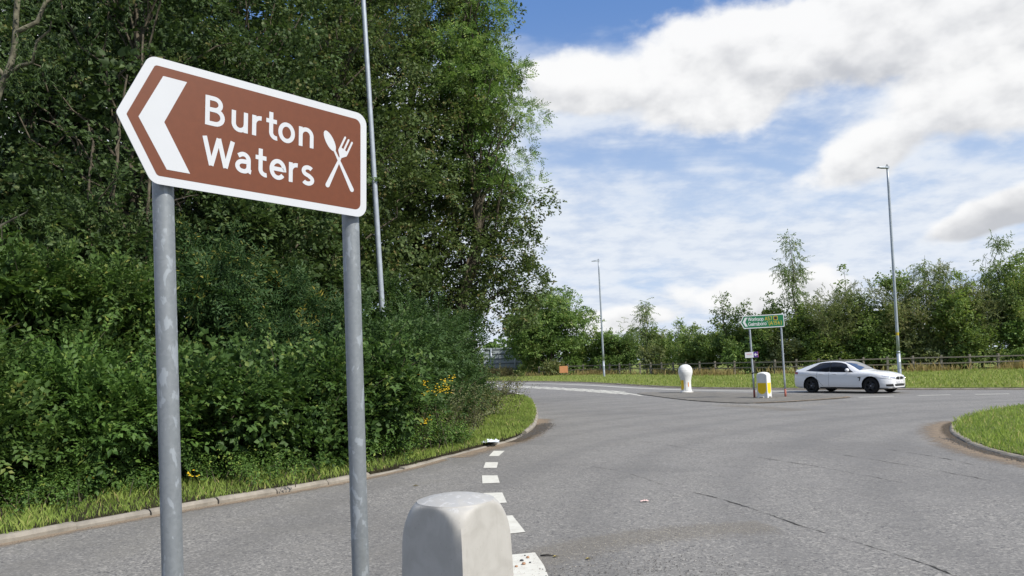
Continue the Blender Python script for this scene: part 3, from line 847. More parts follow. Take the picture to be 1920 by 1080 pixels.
# cracks in the surfacing
def crack(pts, width, seed):
    r = np.random.default_rng(seed)
    P = resample(pts, 0.05)
    n = len(P)
    P = P + np.cumsum(r.normal(0, .006, (n, 2)), 0) * 0.6 + r.normal(0, .006, (n, 2))
    width *= .45
    wd = np.abs(np.convolve(r.normal(0.4, 1.0, n), np.ones(5) / 5, 'same')).clip(.06, 1.5) * width * np.minimum(1, np.minimum(np.arange(n), n - 1 - np.arange(n)) / (n * .12) + .05)
    o = strip('road_crack', P, wd, 0.0045, M['crack']); o['kind'] = 'structure'
crack([(2.2, 10.6), (2.52, 10.0), (2.8, 9.0), (2.97, 8.2), (3.2, 7.45), (3.4, 6.8), (3.5, 6.2), (3.55, 5.4)], 0.022, 1)
crack([(4.2, 13.9), (4.7, 12.6), (5.0, 11.6), (5.25, 10.6)], 0.02, 2)
crack([(5.6, 14.2), (6.0, 12.9), (6.3, 11.6), (6.45, 10.4)], 0.018, 3)
crack([(6.8, 14.4), (7.1, 13.0), (7.15, 11.2)], 0.018, 4)
crack([(2.4, 17.4), (3.1, 16.2), (3.6, 14.9)], 0.014, 5)
crack([(1.0, 13.6), (1.7, 12.4), (2.2, 10.8)], 0.012, 6)

# ------------------------------------------------------------------ grass
def grass(name, poly, n, h, wd, mat, seed, z=VZ - 0.02, clump=0.8, odd=0.05, lean=0.35, dist=None, tint=0.45):
    r = np.random.default_rng(seed)
    poly = np.asarray(poly); lo = poly.min(0); hi = poly.max(0)
    P = np.zeros((0, 2))
    while len(P) < n:
        q = r.uniform(lo, hi, (n * 2, 2)); q = q[in_poly(q, poly)]
        if dist is not None: q = q[dist(q, r)]
        P = np.concatenate([P, q])
    P = P[:n]
    k = np.sin(P[:, 0] * 1.7 + 1.3 * np.sin(P[:, 1] * 0.9)) * np.sin(P[:, 1] * 1.3 + 1.1 * np.sin(P[:, 0] * 1.1)) + 0.6 * np.sin(P[:, 0] * 5.1 + P[:, 1] * 3.3)
    hh = h * (1 + clump * 0.35 * k) * r.uniform(.45, 1.25, n)
    hh = np.maximum(hh, h * .2)
    a = r.uniform(0, 6.283, n); b = r.uniform(0, 6.283, n)
    s = np.stack([np.cos(a), np.sin(a), 0 * a], 1) * (wd * r.uniform(.6, 1.3, n))[:, None] * .5
    bend = np.stack([np.cos(b), np.sin(b), 0 * b], 1) * (hh * r.uniform(.1, lean * 2, n))[:, None]
    B = np.concatenate([P, np.full((n, 1), z)], 1)
    mid = B + bend * .35 + np.array([0, 0, 1.0]) * (hh * .6)[:, None]
    tip = B + bend + np.array([0, 0, 1.0]) * hh[:, None]
    V = np.stack([B - s, B + s, mid + s * .7, tip], 1).reshape(-1, 3)
    i = np.arange(n)[:, None] * 4
    F = np.concatenate([i + np.array([[0, 1, 2]]), i + np.array([[0, 2, 3]])], 0)
    t = np.clip(tint + 0.16 * k + r.normal(0, .16, n), 0, .8)
    t[r.random(n) < odd] = 1.0
    o = obj_np(name, V, F, mat, None, np.repeat(t, 4))
    return o
hedge_line = [(-9.0, 8.4), (-6.6, 9.9), (-5.2, 11.9), (-3.3, 13.9), (-2.3, 15.0), (-1.6, 18.0), (-1.1, 21.5), (-0.7, 27.2), (-1.0, 31), (-1.6, 40)]
strip_poly = [tuple(p) for p in np.array([q + n_ * (.02 if 12.6 < q[1] < 19.6 else .065) for q, n_ in zip(lk, normals2(lk)[0]) if 5 < q[1] < 41])[::3]] + [(p[0] - .5, p[1] + .3) for p in hedge_line[::-1]]
tag(grass('verge_grass', strip_poly, 46000, 0.10, 0.011, M['grass_blade'], 1, odd=0.05), 'green verge grass between the near kerb and the bushes', 'grass', kind='stuff')
rp = [tuple(p) for p in offset(part_of(rk, lambda x, y: y > 7 and x < 30), -0.06)[::3]] + [(30, 12), (16, 7)]
tag(grass('verge_grass', rp, 56000, 0.105, 0.014, M['grass_blade'], 2, z=0.045, odd=0.11, tint=0.55, dist=lambda q, r: r.random(len(q)) < np.clip(26 / (q[:, 0] ** 2 + q[:, 1] ** 2) ** .5 - .62, .12, 1)), 'bright green grass on the kerbed corner at the right', 'grass', kind='stuff')
FENCE_LINE = [(2.0, 96.0), (4.9, 94.6), (6.6, 93.6), (9.5, 92.2), (12.3, 89.6), (14.5, 83.9), (16.2, 79.7), (18.4, 73.2), (20.3, 70.0), (23.0, 68.0), (26.5, 66.4), (30.2, 65.2), (33.8, 64.2), (40.0, 62.5), (50.0, 60.0)]
fp = [tuple(p) for p in offset(part_of(fk, lambda x, y: x > -12), 0.1)[::4]] + [(60, 55), (50, 61.5)] + [(x + .3, y + 2.0) for x, y in FENCE_LINE[::-1]] + [(-14, 104)]
tag(grass('verge_grass', fp, 52000, 0.17, 0.046, M['far_grass'], 3, odd=0.07, tint=0.5, dist=lambda q, r: r.random(len(q)) < np.clip(45 / q[:, 1] - .25, .15, 1)), 'broad sunlit grass verge beyond the main road below the fence', 'grass', kind='stuff')
fl = resample(FENCE_LINE, 0.5)
dg = [tuple(p) for p in offset(fl, 1.6)[::3]] + [tuple(p) for p in offset(fl, -2.2)[::3]][::-1]
tag(grass('dry_grass', dg, 5200, 0.55, 0.05, M['dry_grass'], 4, odd=0.1, lean=.25, dist=lambda q, r: r.random(len(q)) < np.clip((np.sin(q[:, 0] * .8) + np.sin(q[:, 1] * .63 + 1)) * .6 + .05, .05, 1)), 'tall straw coloured grass along the foot of the fence', 'grass', kind='stuff')
tag(grass('dry_grass', [(-7, 99), (-1, 96), (0.5, 101), (-6, 103)], 2600, 1.0, 0.07, M['dry_grass'], 6, lean=.2), 'patch of tall dry golden grass beside the sign back', 'grass', kind='stuff')

# ------------------------------------------------------------------ trees and shrubs
def shrub(name, label, group, lobes, kind, mat, dens, size, seed, tint=0.42, odd=0.03, shoots=0, lower=-0.75, stems=5, bark='bark', tn=0.2, cat='shrub'):
    c = Crown(seed); r = c.rng
    C = np.array([l[0] for l in lobes], float); Rr = np.array([l[1] for l in lobes], float)
    base = (float(C[:, 0].mean()), float(C[:, 1].mean()), VZ - 0.02)
    P, D, L = lobe_points(lobes, dens, r, lower=lower)
    k = P[:, 2] > 0.12; P, D, L = P[k], D[k], L[k]
    lt = r.normal(0, .07, len(lobes))
    T = tint + lt[L] + r.normal(0, .08, len(P)); T[r.random(len(P)) < odd] = 0.97
    c.put(P, unit(D + np.array([0, 0, .35])), size, T, kind, tnoise=tn)
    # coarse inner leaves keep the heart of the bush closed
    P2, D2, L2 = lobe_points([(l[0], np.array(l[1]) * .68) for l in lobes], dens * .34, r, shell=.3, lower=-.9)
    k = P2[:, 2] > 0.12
    c.put(P2[k], D2[k], size * 1.15, tint - .22, kind)  # darker tint paints the shade of the heart into the leaf colour
    for _ in range(shoots):      # long shoots breaking the outline
        i = int(r.integers(0, len(C))); d = unit(r.normal(size=3)); d[2] = abs(d[2]) + .35; d = unit(d)
        a = C[i] + d * Rr[i] * .85; ln = r.uniform(.3, 1.1)
        t = np.linspace(0, 1, 6)[:, None]
        path = a + (d + np.array([0, 0, .35])) * ln * t - np.array([0, 0, .35]) * ln * t * t
        c.put(path, np.repeat(unit(d + np.array([0, 0, .4]))[None], 6, 0), size * np.linspace(1, .6, 6), tint + .12, kind)
        c.wood(path, .006, .003, 4)
    for _ in range(stems):
        i = int(r.integers(0, len(C)))
        c.wood(branch_path((base[0] + r.normal(0, .2), base[1] + r.normal(0, .2), base[2] - .1), C[i] + np.array([0, 0, Rr[i][2] * .5]), r), r.uniform(.02, .045), .008, 5)
    return c.build(name, label, cat, group, base, M[mat], M[bark], 'stem', 'foliage')
def lump(x, y, h, rx, ry, r, n=5):
    """a heap of overlapping lobes that together stand h high."""
    L = [((x, y, h * .46), (rx * .62, ry * .62, h * .44))]
    for _ in range(n):
        a = r.uniform(0, 6.283); q = r.uniform(.55, .98); z = r.uniform(.12, .90) * h
        s = (1 - .45 * (z / h) ** 2); k = r.uniform(.27, .47)
        L.append(((x + rx * q * s * math.cos(a), y + ry * q * s * math.sin(a), z), (rx * k, ry * k, min(rx * k, h * .3) * r.uniform(.55, .85))))
    return L
rr = np.random.default_rng(77)
HG = 'bushes massed along the near kerb'
H_ = [  # x, y, height, rx, ry, sprig, material, density, size, tint, label
    (-7.9, 10.9, 2.3, 1.25, 1.1, 'opp', 'dogwood', 105, 1.0, .52, 'broad leaved dogwood bush low at the left edge above the verge'),
    (-6.5, 12.0, 1.9, 1.15, 1.0, 'opp', 'nettle', 95, 1.05, .45, 'low nettle clump behind the verge at the left, left of the near post'),
    (-5.25, 13.1, 1.8, 1.1, 1.0, 'tri', 'bramble', 75, 1.0, .45, 'bramble bush directly behind the left sign post low down'),
    (-4.15, 14.25, 1.9, 1.1, 1.0, 'tri', 'bramble', 72, 1.0, .52, 'sunlit bramble thicket between the two brown sign posts'),
    (-3.1, 15.25, 2.0, 1.0, 1.0, 'tri', 'bramble', 66, 1.0, .42, 'tangled bramble just right of the right sign post'),
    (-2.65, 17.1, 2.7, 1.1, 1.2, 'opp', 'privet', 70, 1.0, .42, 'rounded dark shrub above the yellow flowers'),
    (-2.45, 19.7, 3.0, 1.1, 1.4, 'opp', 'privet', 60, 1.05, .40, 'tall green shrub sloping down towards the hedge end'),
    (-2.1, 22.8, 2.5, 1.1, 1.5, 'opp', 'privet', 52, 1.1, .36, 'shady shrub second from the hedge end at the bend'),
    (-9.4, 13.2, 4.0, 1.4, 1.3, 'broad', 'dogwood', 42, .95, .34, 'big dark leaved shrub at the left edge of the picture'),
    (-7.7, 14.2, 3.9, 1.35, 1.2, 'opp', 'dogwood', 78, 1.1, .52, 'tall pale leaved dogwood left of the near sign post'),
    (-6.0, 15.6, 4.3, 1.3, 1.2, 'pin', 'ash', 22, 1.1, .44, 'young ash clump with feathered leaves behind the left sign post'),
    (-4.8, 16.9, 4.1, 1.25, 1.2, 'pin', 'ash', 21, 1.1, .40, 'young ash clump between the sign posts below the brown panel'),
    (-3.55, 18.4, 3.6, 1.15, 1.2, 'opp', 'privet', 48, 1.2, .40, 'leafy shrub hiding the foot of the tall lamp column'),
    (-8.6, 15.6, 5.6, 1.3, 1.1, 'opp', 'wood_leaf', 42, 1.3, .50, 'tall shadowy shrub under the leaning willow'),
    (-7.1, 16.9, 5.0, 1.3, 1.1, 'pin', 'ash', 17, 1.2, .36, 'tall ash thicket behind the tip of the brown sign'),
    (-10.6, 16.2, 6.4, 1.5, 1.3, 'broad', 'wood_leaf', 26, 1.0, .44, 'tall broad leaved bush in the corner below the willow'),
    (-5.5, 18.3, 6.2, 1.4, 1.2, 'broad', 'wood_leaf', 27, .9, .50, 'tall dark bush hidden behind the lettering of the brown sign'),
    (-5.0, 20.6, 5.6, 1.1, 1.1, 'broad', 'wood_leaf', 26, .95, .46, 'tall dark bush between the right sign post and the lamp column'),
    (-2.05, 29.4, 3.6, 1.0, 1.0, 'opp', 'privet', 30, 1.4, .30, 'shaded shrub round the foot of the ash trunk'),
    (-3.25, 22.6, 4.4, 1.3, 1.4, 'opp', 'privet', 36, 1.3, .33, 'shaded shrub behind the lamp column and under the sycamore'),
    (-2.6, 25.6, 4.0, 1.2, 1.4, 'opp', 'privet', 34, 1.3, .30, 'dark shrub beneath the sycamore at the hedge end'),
]
H_ = [(x + (.26 if y < 15.4 else 0), y - (.22 if y < 15.4 else 0), *q) for x, y, *q in H_]
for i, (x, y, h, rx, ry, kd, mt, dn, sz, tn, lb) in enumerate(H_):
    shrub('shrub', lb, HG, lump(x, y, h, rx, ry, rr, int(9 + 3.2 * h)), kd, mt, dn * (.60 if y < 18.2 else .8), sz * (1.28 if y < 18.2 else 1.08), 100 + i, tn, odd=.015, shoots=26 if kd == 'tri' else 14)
# weedy hedge end: docks and dry stalks
def weeds(name, label, cx, cy, n, h, spread, seed, mat='dry_weed', group=None, lean=(0, 0), size=1.0, cat='weeds'):
    c = Crown(seed); r = c.rng
    for _ in range(n):
        a = np.array([cx + r.normal(0, spread[0]), cy + r.normal(0, spread[1]), VZ - .02]); hh = h * r.uniform(.55, 1.1)
        d = np.array([r.normal(lean[0], .22), r.normal(lean[1], .2), 1.0])
        t = np.linspace(0, 1, 9)[:, None]
        path = a + d * hh * t + np.array([d[0], d[1], -.25]) * hh * .25 * t * t
        c.wood(path, .007, .003, 4)
        c.put(path[1:], unit(np.repeat(d[None], 8, 0) + r.normal(0, .5, (8, 3))), size * np.linspace(1.2, .7, 8), r.uniform(.2, .75), 'weed')
    return c.build(name, label, cat, group, (cx, cy, VZ - .02), M[mat], M['bark'], 'stem', 'foliage')
weeds('dock_plant', 'dark spiky weeds leaning out from the hedge end', -0.95, 25.6, 46, 1.5, (.42, .9), 31, 'dry_weed', lean=(.25, 0), size=1.3)
weeds('dock_plant', 'greyish weeds on the hedge edge right of the yellow flowers', -1.45, 20.3, 46, 1.2, (.35, .9), 32, 'dry_weed', size=1.2)
weeds('dock_plant', 'tangled brown stemmed weeds under the yellow flowers', -1.95, 17.2, 46, 1.15, (.38, .8), 33, 'dry_weed', size=1.1)
weeds('nettle_patch', 'fresh green weeds spilling over the kerb beside the dashed line', -2.6, 14.75, 60, .36, (.28, .45), 34, 'nettle', size=.95)
weeds('nettle_patch', 'low leafy weeds in the grass between the sign posts', -4.3, 12.1, 60, .34, (.6, .6), 35, 'nettle', size=.85)
weeds('nettle_patch', 'low leafy weeds in the grass at the left edge', -6.45, 10.2, 60, .36, (.5, .5), 36, 'nettle', size=.85)
weeds('nettle_patch', 'low green weeds on the verge just before the corner', -1.45, 17.2, 50, .30, (.2, .5), 37, 'nettle', size=.9)
# ragwort with yellow flower heads
def ragwort(label, cx, cy, n, h, spread, seed, heads):
    o = weeds('ragwort', label, cx, cy, n, h, spread, seed, 'nettle', size=.9, cat='wildflower')
    r = np.random.default_rng(seed + 500)
    for _ in range(heads):
        mb = MB()
        hx, hy, hz = r.normal(0, spread[0] * 1.1), r.normal(0, spread[1] * 1.1), h * r.uniform(.85, 1.2)
        for _k in range(9):
            x, y, z = hx + r.normal(0, .05), hy + r.normal(0, .05), hz + r.normal(0, .03); s = r.uniform(.014, .022)
            mb.lathe([(0, -.004), (s, 0), (s * .9, .006), (0, .008)], 7, (x, y, z), False)
        mb.build('flower_head', M['yellow_flower'], o)['kind'] = 'stuff'
    return o
ragwort('yellow ragwort flowering high against the dark hedge', -1.62, 15.85, 12, 1.30, (.22, .15), 41, 16)
ragwort('small yellow ragwort low at the hedge foot', -1.85, 15.4, 7, .62, (.16, .16), 42, 4)
ragwort('yellow wildflowers in the grass left of the near post', -5.55, 10.9, 8, .3, (.5, .4), 43, 2)

def clump_tree(name, label, group, base, H, cc, cr, n, clr, kind, mat, dens, size, seed, tint=.42, odd=.04, trunk_r=.22, bark='bark', inner=.25, flat=.62, branches=True, rmin=.5, shape=None, extra=(), lower=-.45):
    c = Crown(seed); r = c.rng
    cc = np.array(cc, float); cr = np.array(cr, float)
    d = unit(r.normal(size=(n, 3))); d[:, 2] = np.where(d[:, 2] < -.75, -d[:, 2], d[:, 2])
    q = r.uniform(rmin, 1.0, n) ** .6
    C = cc + d * cr * q[:, None]
    if shape is not None:
        k = np.array([shape(p) for p in C]); C = C[k]; d = d[k]
    if len(extra): C = np.concatenate([C, np.array(extra, float)])
    lobes = []
    for i in range(len(C)):
        big = i >= len(C) - len(extra)
        s = clr * (r.uniform(.6, 1.35) if not big else r.uniform(.75, 1.0))
        lobes.append((C[i], (s, s, s * (flat if not big else .72))))
    P, D, L = lobe_points(lobes, dens, r, shell=.25, lower=lower, rough=.3)
    lt = r.normal(0, .09, len(lobes))
    T = tint + lt[L] + r.normal(0, .07, len(P)); T[r.random(len(P)) < odd] = .95
    c.put(P, unit(D + np.array([0, 0, -.05])), size, T, kind)
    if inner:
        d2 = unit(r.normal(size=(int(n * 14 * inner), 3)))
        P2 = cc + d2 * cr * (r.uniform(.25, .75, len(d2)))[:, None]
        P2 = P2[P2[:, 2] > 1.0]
        if len(P2): c.put(P2, r.normal(size=(len(P2), 3)), size * 2.0, tint - .28, kind)  # shade inside the crown is painted in as a darker leaf tint
    b = np.array(base, float)
    top = np.array([cc[0], cc[1], min(H, cc[2] + cr[2] * .75)])
    tp = branch_path(b - np.array([0, 0, .15]), top, r, 9, 0, .012)
    c.wood(tp, trunk_r, trunk_r * .22, 8)
    if branches:
        for i in r.permutation(len(C))[:min(len(C), 46)]:
            tz = np.clip((C[i][2] - b[2]) / (top[2] - b[2]) - r.uniform(.12, .3), .12, .95)
            k = tz * 8; j = int(k); a = tp[j] + (tp[min(j + 1, 8)] - tp[j]) * (k - j)
            c.wood(branch_path(a, C[i], r, 6, .06, .05), trunk_r * .32 * (1 - .6 * tz), .015, 5)
    return c.build(name, label, 'tree', group, base, M[mat], M[bark])
WG = 'woodland trees on the left'
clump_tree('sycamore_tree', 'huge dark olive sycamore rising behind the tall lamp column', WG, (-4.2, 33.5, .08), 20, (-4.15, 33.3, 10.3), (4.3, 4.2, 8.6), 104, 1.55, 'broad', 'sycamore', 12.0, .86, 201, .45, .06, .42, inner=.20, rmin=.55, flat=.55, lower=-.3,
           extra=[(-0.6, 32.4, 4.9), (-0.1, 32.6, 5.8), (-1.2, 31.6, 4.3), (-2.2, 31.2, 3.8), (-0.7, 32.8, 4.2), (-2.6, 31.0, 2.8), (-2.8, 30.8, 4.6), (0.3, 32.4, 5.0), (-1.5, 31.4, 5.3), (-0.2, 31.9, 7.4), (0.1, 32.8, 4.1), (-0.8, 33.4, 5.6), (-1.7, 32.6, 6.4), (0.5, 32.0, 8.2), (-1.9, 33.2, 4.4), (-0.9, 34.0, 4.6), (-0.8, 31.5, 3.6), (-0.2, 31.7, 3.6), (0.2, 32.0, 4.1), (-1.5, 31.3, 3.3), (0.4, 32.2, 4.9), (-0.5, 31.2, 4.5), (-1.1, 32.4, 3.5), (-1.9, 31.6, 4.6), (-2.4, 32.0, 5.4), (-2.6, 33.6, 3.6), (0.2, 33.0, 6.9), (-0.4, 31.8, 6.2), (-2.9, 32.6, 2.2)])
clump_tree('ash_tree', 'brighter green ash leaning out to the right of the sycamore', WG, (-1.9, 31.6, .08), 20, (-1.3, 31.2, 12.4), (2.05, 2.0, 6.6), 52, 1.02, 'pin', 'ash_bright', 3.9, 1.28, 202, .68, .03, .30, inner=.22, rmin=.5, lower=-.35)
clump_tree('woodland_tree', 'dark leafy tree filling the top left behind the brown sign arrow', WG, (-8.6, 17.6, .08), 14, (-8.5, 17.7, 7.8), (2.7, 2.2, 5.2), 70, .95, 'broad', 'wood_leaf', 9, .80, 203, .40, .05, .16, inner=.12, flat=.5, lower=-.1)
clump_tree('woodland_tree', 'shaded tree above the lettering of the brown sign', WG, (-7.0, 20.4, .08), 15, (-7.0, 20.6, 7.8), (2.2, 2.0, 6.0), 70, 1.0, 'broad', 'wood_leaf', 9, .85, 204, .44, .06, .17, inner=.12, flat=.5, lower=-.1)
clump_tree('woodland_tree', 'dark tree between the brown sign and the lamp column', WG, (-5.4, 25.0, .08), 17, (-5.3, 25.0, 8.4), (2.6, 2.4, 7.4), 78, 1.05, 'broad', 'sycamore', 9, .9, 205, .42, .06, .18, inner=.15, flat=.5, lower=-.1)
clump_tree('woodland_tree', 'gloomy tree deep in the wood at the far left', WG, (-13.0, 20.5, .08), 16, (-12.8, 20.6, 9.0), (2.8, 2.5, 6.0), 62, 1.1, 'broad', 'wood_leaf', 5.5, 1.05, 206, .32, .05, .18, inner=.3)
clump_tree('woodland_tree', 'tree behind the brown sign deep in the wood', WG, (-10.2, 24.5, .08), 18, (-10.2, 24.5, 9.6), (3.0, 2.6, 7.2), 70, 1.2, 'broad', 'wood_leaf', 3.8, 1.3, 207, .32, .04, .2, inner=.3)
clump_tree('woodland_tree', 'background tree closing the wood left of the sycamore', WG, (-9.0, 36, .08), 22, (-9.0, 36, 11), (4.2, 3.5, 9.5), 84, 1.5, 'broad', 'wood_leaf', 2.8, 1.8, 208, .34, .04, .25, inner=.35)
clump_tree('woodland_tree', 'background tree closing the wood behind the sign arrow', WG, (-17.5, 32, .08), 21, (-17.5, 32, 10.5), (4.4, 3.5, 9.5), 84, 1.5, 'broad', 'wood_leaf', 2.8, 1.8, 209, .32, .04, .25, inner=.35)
# bare leaning willow at the top left corner
def willow():
    c = Crown(220); r = c.rng
    trunk = np.array([(-9.9, 13.6, .05), (-9.8, 13.65, 2.6), (-9.55, 13.7, 5.0), (-9.1, 13.7, 6.8), (-8.8, 13.7, 7.6), (-8.72, 13.7, 8.6), (-8.5, 13.8, 10.6)])
    c.wood(resample(trunk, .3), .10, .035, 8)
    tips = []
    for a, b in [((-9.05, 13.7, 6.95), (-8.0, 13.5, 8.1)), ((-8.75, 13.7, 8.0), (-7.2, 13.9, 9.6)), ((-8.7, 13.7, 8.7), (-6.4, 13.6, 9.9)), ((-8.95, 13.7, 7.2), (-9.6, 13.4, 9.2)), ((-9.7, 13.6, 3.6), (-8.3, 13.3, 4.7))]:
        p = branch_path(a, b, r, 7, .05, .04); c.wood(p, .045, .012, 6); tips.append(p)
    for p in tips + [resample(trunk, .5)[-8:]]:
        for q in p[2:]:
            n = 9
            A = q + r.normal(0, .38, (n, 3)); A[:, 2] -= np.abs(r.normal(0, .35, n))
            c.put(A, np.array([[0, 0, -1.0]]) + r.normal(0, .4, (n, 3)), .8, .42, 'narrow')
    c.build('willow_tree', 'leaning willow with pale bare trunk in the top left corner', 'tree', WG, (-9.9, 13.6, .08), M['wood_leaf'], M['pale_bark'])
willow()
for i, (x, y, h, lx, lb) in enumerate([(-8.1, 15.6, 8, .3, 'thin upright bare trunk in the shade left of the sign arrow'), (-7.45, 16.0, 9, -.2, 'slim dark trunk just behind the tip of the brown sign'), (-9.1, 15.2, 6.5, .8, 'slanting bare stem in the gloom at the far left')]):
    c = Crown(230 + i); r = c.rng
    p = branch_path((x, y, .05), (x + lx, y + .2, h), r, 10, 0, .012); c.wood(p, .05, .02, 7)
    for k in range(7):
        q = p[3 + k % 6]; e = q + np.array([r.normal(0, .7), r.normal(0, .4), r.uniform(.3, 1.1)]); bp = branch_path(q, e, r, 5, .05, .06); c.wood(bp, .022, .008, 5)
        A = bp[-1] + r.normal(0, .3, (10, 3)); c.put(A, r.normal(size=(10, 3)), .8, .35, 'opp')
    c.build('sapling', lb, 'tree', 'bare saplings in the wood', (x, y, .08), M['wood_leaf'], M['bark'])

# far roadside trees
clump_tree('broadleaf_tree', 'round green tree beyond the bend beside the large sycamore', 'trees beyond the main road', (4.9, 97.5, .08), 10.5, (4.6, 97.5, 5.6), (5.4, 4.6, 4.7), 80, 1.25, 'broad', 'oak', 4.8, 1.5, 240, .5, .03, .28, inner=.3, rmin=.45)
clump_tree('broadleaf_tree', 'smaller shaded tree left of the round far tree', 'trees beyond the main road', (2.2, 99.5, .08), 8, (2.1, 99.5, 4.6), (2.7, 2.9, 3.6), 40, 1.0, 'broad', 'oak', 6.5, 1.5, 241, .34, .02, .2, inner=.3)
def young(label, X, Y, H, wd, style, seed):
    c = Crown(seed); r = c.rng
    kind, mat, size, dens, asc, base_h, bark = {'hazel': ('broad', 'hazel', 1.25, 1.0, .9, .04, 'bark'), 'oak': ('broad', 'oak', 1.3, 1.1, .6, .08, 'bark'), 'birch': ('small', 'birch', 1.7, .75, .75, .22, 'pale_bark'),
        'cone': ('broad', 'hazel', 1.1, .95, .7, .06, 'bark'), 'willow': ('narrow', 'grey_willow', 1.5, 1.05, 1.1, .04, 'bark')}[style]
    stems = {'hazel': 6, 'willow': 6, 'oak': 3, 'birch': 1, 'cone': 2}[style]
    tint = r.uniform(.32, .6)
    for s in range(stems):
        off = r.normal(0, .28 if stems > 1 else .02, 2) * wd
        hh = H * (1.0 if s == 0 else r.uniform(.55, .93))
        top = np.array([X + off[0] * (1.6 if stems > 2 else .7) + r.normal(0, .12), Y + off[1] * 1.2, hh])
        tp = branch_path((X + off[0] * .25, Y + off[1] * .25, .05), top, r, 10, 0, .014)
        c.wood(tp, .03 + .007 * hh, .01, 6)
        nb = int((26 if stems == 1 else 15) * (hh / 7) ** .5 * (1.3 if style == 'birch' else 1))
        for k in range(nb):
            u = r.uniform(base_h, .98) ** (.85)
            kk = u * 9; j = min(int(kk), 8); a = tp[j] + (tp[j + 1] - tp[j]) * (kk - j)
            prof = {'cone': (1.05 - u) * 1.1, 'birch': math.sin(min(1, (1.04 - u) * 1.5) * 1.57), 'oak': math.sin((1.05 - u) * 2.6) if u > .1 else .8}.get(style, math.sin(min(1, (1.06 - u) * 1.7) * 1.57))
            ln = max(.25, wd * prof * r.uniform(.55, 1.15) * (.75 if stems > 2 else 1))
            az_ = r.uniform(0, 6.283)
            d = np.array([math.cos(az_), math.sin(az_), asc * r.uniform(.4, 1.3)])
            e = a + d * ln
            bp = branch_path(a, e, r, 5, .10 if style == 'birch' else .03, .05)
            if ln > .5: c.wood(bp, .018, .006, 4)
            n = max(3, int(ln * 18 * dens))
            t = r.uniform(.15, 1.05, n)
            A = a + (e - a) * t[:, None] + r.normal(0, .16 + .05 * ln, (n, 3))
            dd = np.repeat(d[None], n, 0) * .6 + r.normal(0, .5, (n, 3))
            if style == 'birch': dd[:, 2] -= .9
            c.put(A, dd, size * r.uniform(.9, 1.35), tint + r.normal(0, .09), kind)
    return c.build({'hazel': 'hazel_tree', 'oak': 'oak_tree', 'birch': 'birch_tree', 'cone': 'young_tree', 'willow': 'willow_tree'}[style], label, 'tree', 'trees beyond the main road', (X, Y, .08), M[mat], M[bark])
FAR = [(12.42, 96, 4.5, 2.9, 'hazel', 'low bushy tree right behind the distant lamp column'), (14.25, 95, 4.6, 2.5, 'oak', 'low dark tree just right of the distant lamp column'),
       (15.26, 88, 7.9, 2.3, 'birch', 'slender birch standing up right of the distant lamp column'), (16.97, 90, 5.0, 2.3, 'hazel', 'bushy tree at the right foot of the slender birch'),
       (18.15, 84, 5.9, 2.2, 'cone', 'small pointed tree above the rounded white bollard'), (19.6, 80, 4.4, 2.4, 'hazel', 'low bush right of the rounded white bollard'),
       (21.08, 76, 8.0, 2.5, 'cone', 'pointed tree just left of the green direction sign'), (23.4, 77, 5.3, 2.4, 'hazel', 'bushy tree behind the small purple arrow board'),
       (24.34, 74, 6.9, 2.4, 'hazel', 'bushy tree directly behind the green direction sign'), (26.51, 72.5, 13.0, 1.9, 'birch', 'tall wispy birch rising high right of the green sign'),
       (28.1, 71.5, 7.0, 2.4, 'hazel', 'rounded bush at the foot of the tall wispy birch'), (29.8, 71, 7.6, 2.4, 'willow', 'greyish willow behind the rear of the white car'),
       (31.02, 70, 9.5, 2.2, 'cone', 'pointed tree above the roof of the white car'), (33.38, 70, 8.5, 2.8, 'hazel', 'leafy tree behind the near lamp column across the road'),
       (35.04, 69, 8.3, 2.6, 'willow', 'grey willow just right of the lamp column across the road'), (37.03, 69, 10.0, 2.2, 'birch', 'birch with thin tops second from the right of the tree belt'),
       (37.81, 67.5, 7.9, 2.4, 'hazel', 'bush in front of the thin topped birch at the right'), (39.49, 67.5, 8.5, 2.5, 'willow', 'grey green willow near the right end of the tree belt'),
       (42.19, 70, 9.3, 2.3, 'cone', 'pointed tree behind the right end of the tree belt'), (42.67, 67.5, 11.5, 2.4, 'birch', 'drooping birch tallest at the right edge of the tree belt'),
       (44.59, 67.5, 9.7, 2.5, 'hazel', 'leafy tree cut by the right edge of the picture')]
for i, (X, Y, H, wd, st, lb) in enumerate(FAR):
    young(lb, X, Y, H * 1.03, wd * (.92 if st == 'birch' else 1.12), st, 300 + i)
# bushes filling the foot of the belt
UG = 'low bushes along the far fence'
UND = [(9.3, 96.5, 3.0, 2.4, 'round bush below the right side of the round far tree'), (11.6, 93.8, 2.4, 1.7, 'low bush behind the fence near the distant lamp'), (15.6, 86.2, 2.9, 1.7, 'low bush at the foot of the slender birch'),
       (19.0, 79.2, 2.5, 1.6, 'low bush between the bollard and the pointed tree'), (22.0, 73.3, 3.4, 1.9, 'dark bush behind the fence left of the green sign'), (25.2, 71.2, 3.6, 2.0, 'dark bush behind the fence under the green sign'),
       (28.6, 69.6, 3.8, 2.1, 'dark bush behind the fence at the car boot'), (32.2, 68.6, 3.9, 2.2, 'dark bush behind the fence above the car bonnet'), (35.9, 67.4, 3.8, 2.2, 'dark bush behind the fence ahead of the car'),
       (39.7, 66.0, 3.9, 2.3, 'dark bush behind the fence near the right edge'), (43.6, 64.8, 4.2, 2.4, 'dark bush growing over the fence at the right edge'), (4.9, 94.2, 1.6, 1.3, 'small bush growing through the end of the fence'),
       (2.4, 97.0, 2.8, 2.0, 'dark bush under the left side of the round far tree'), (7.6, 95.3, 2.5, 1.8, 'bush under the round far tree behind the orange board')]
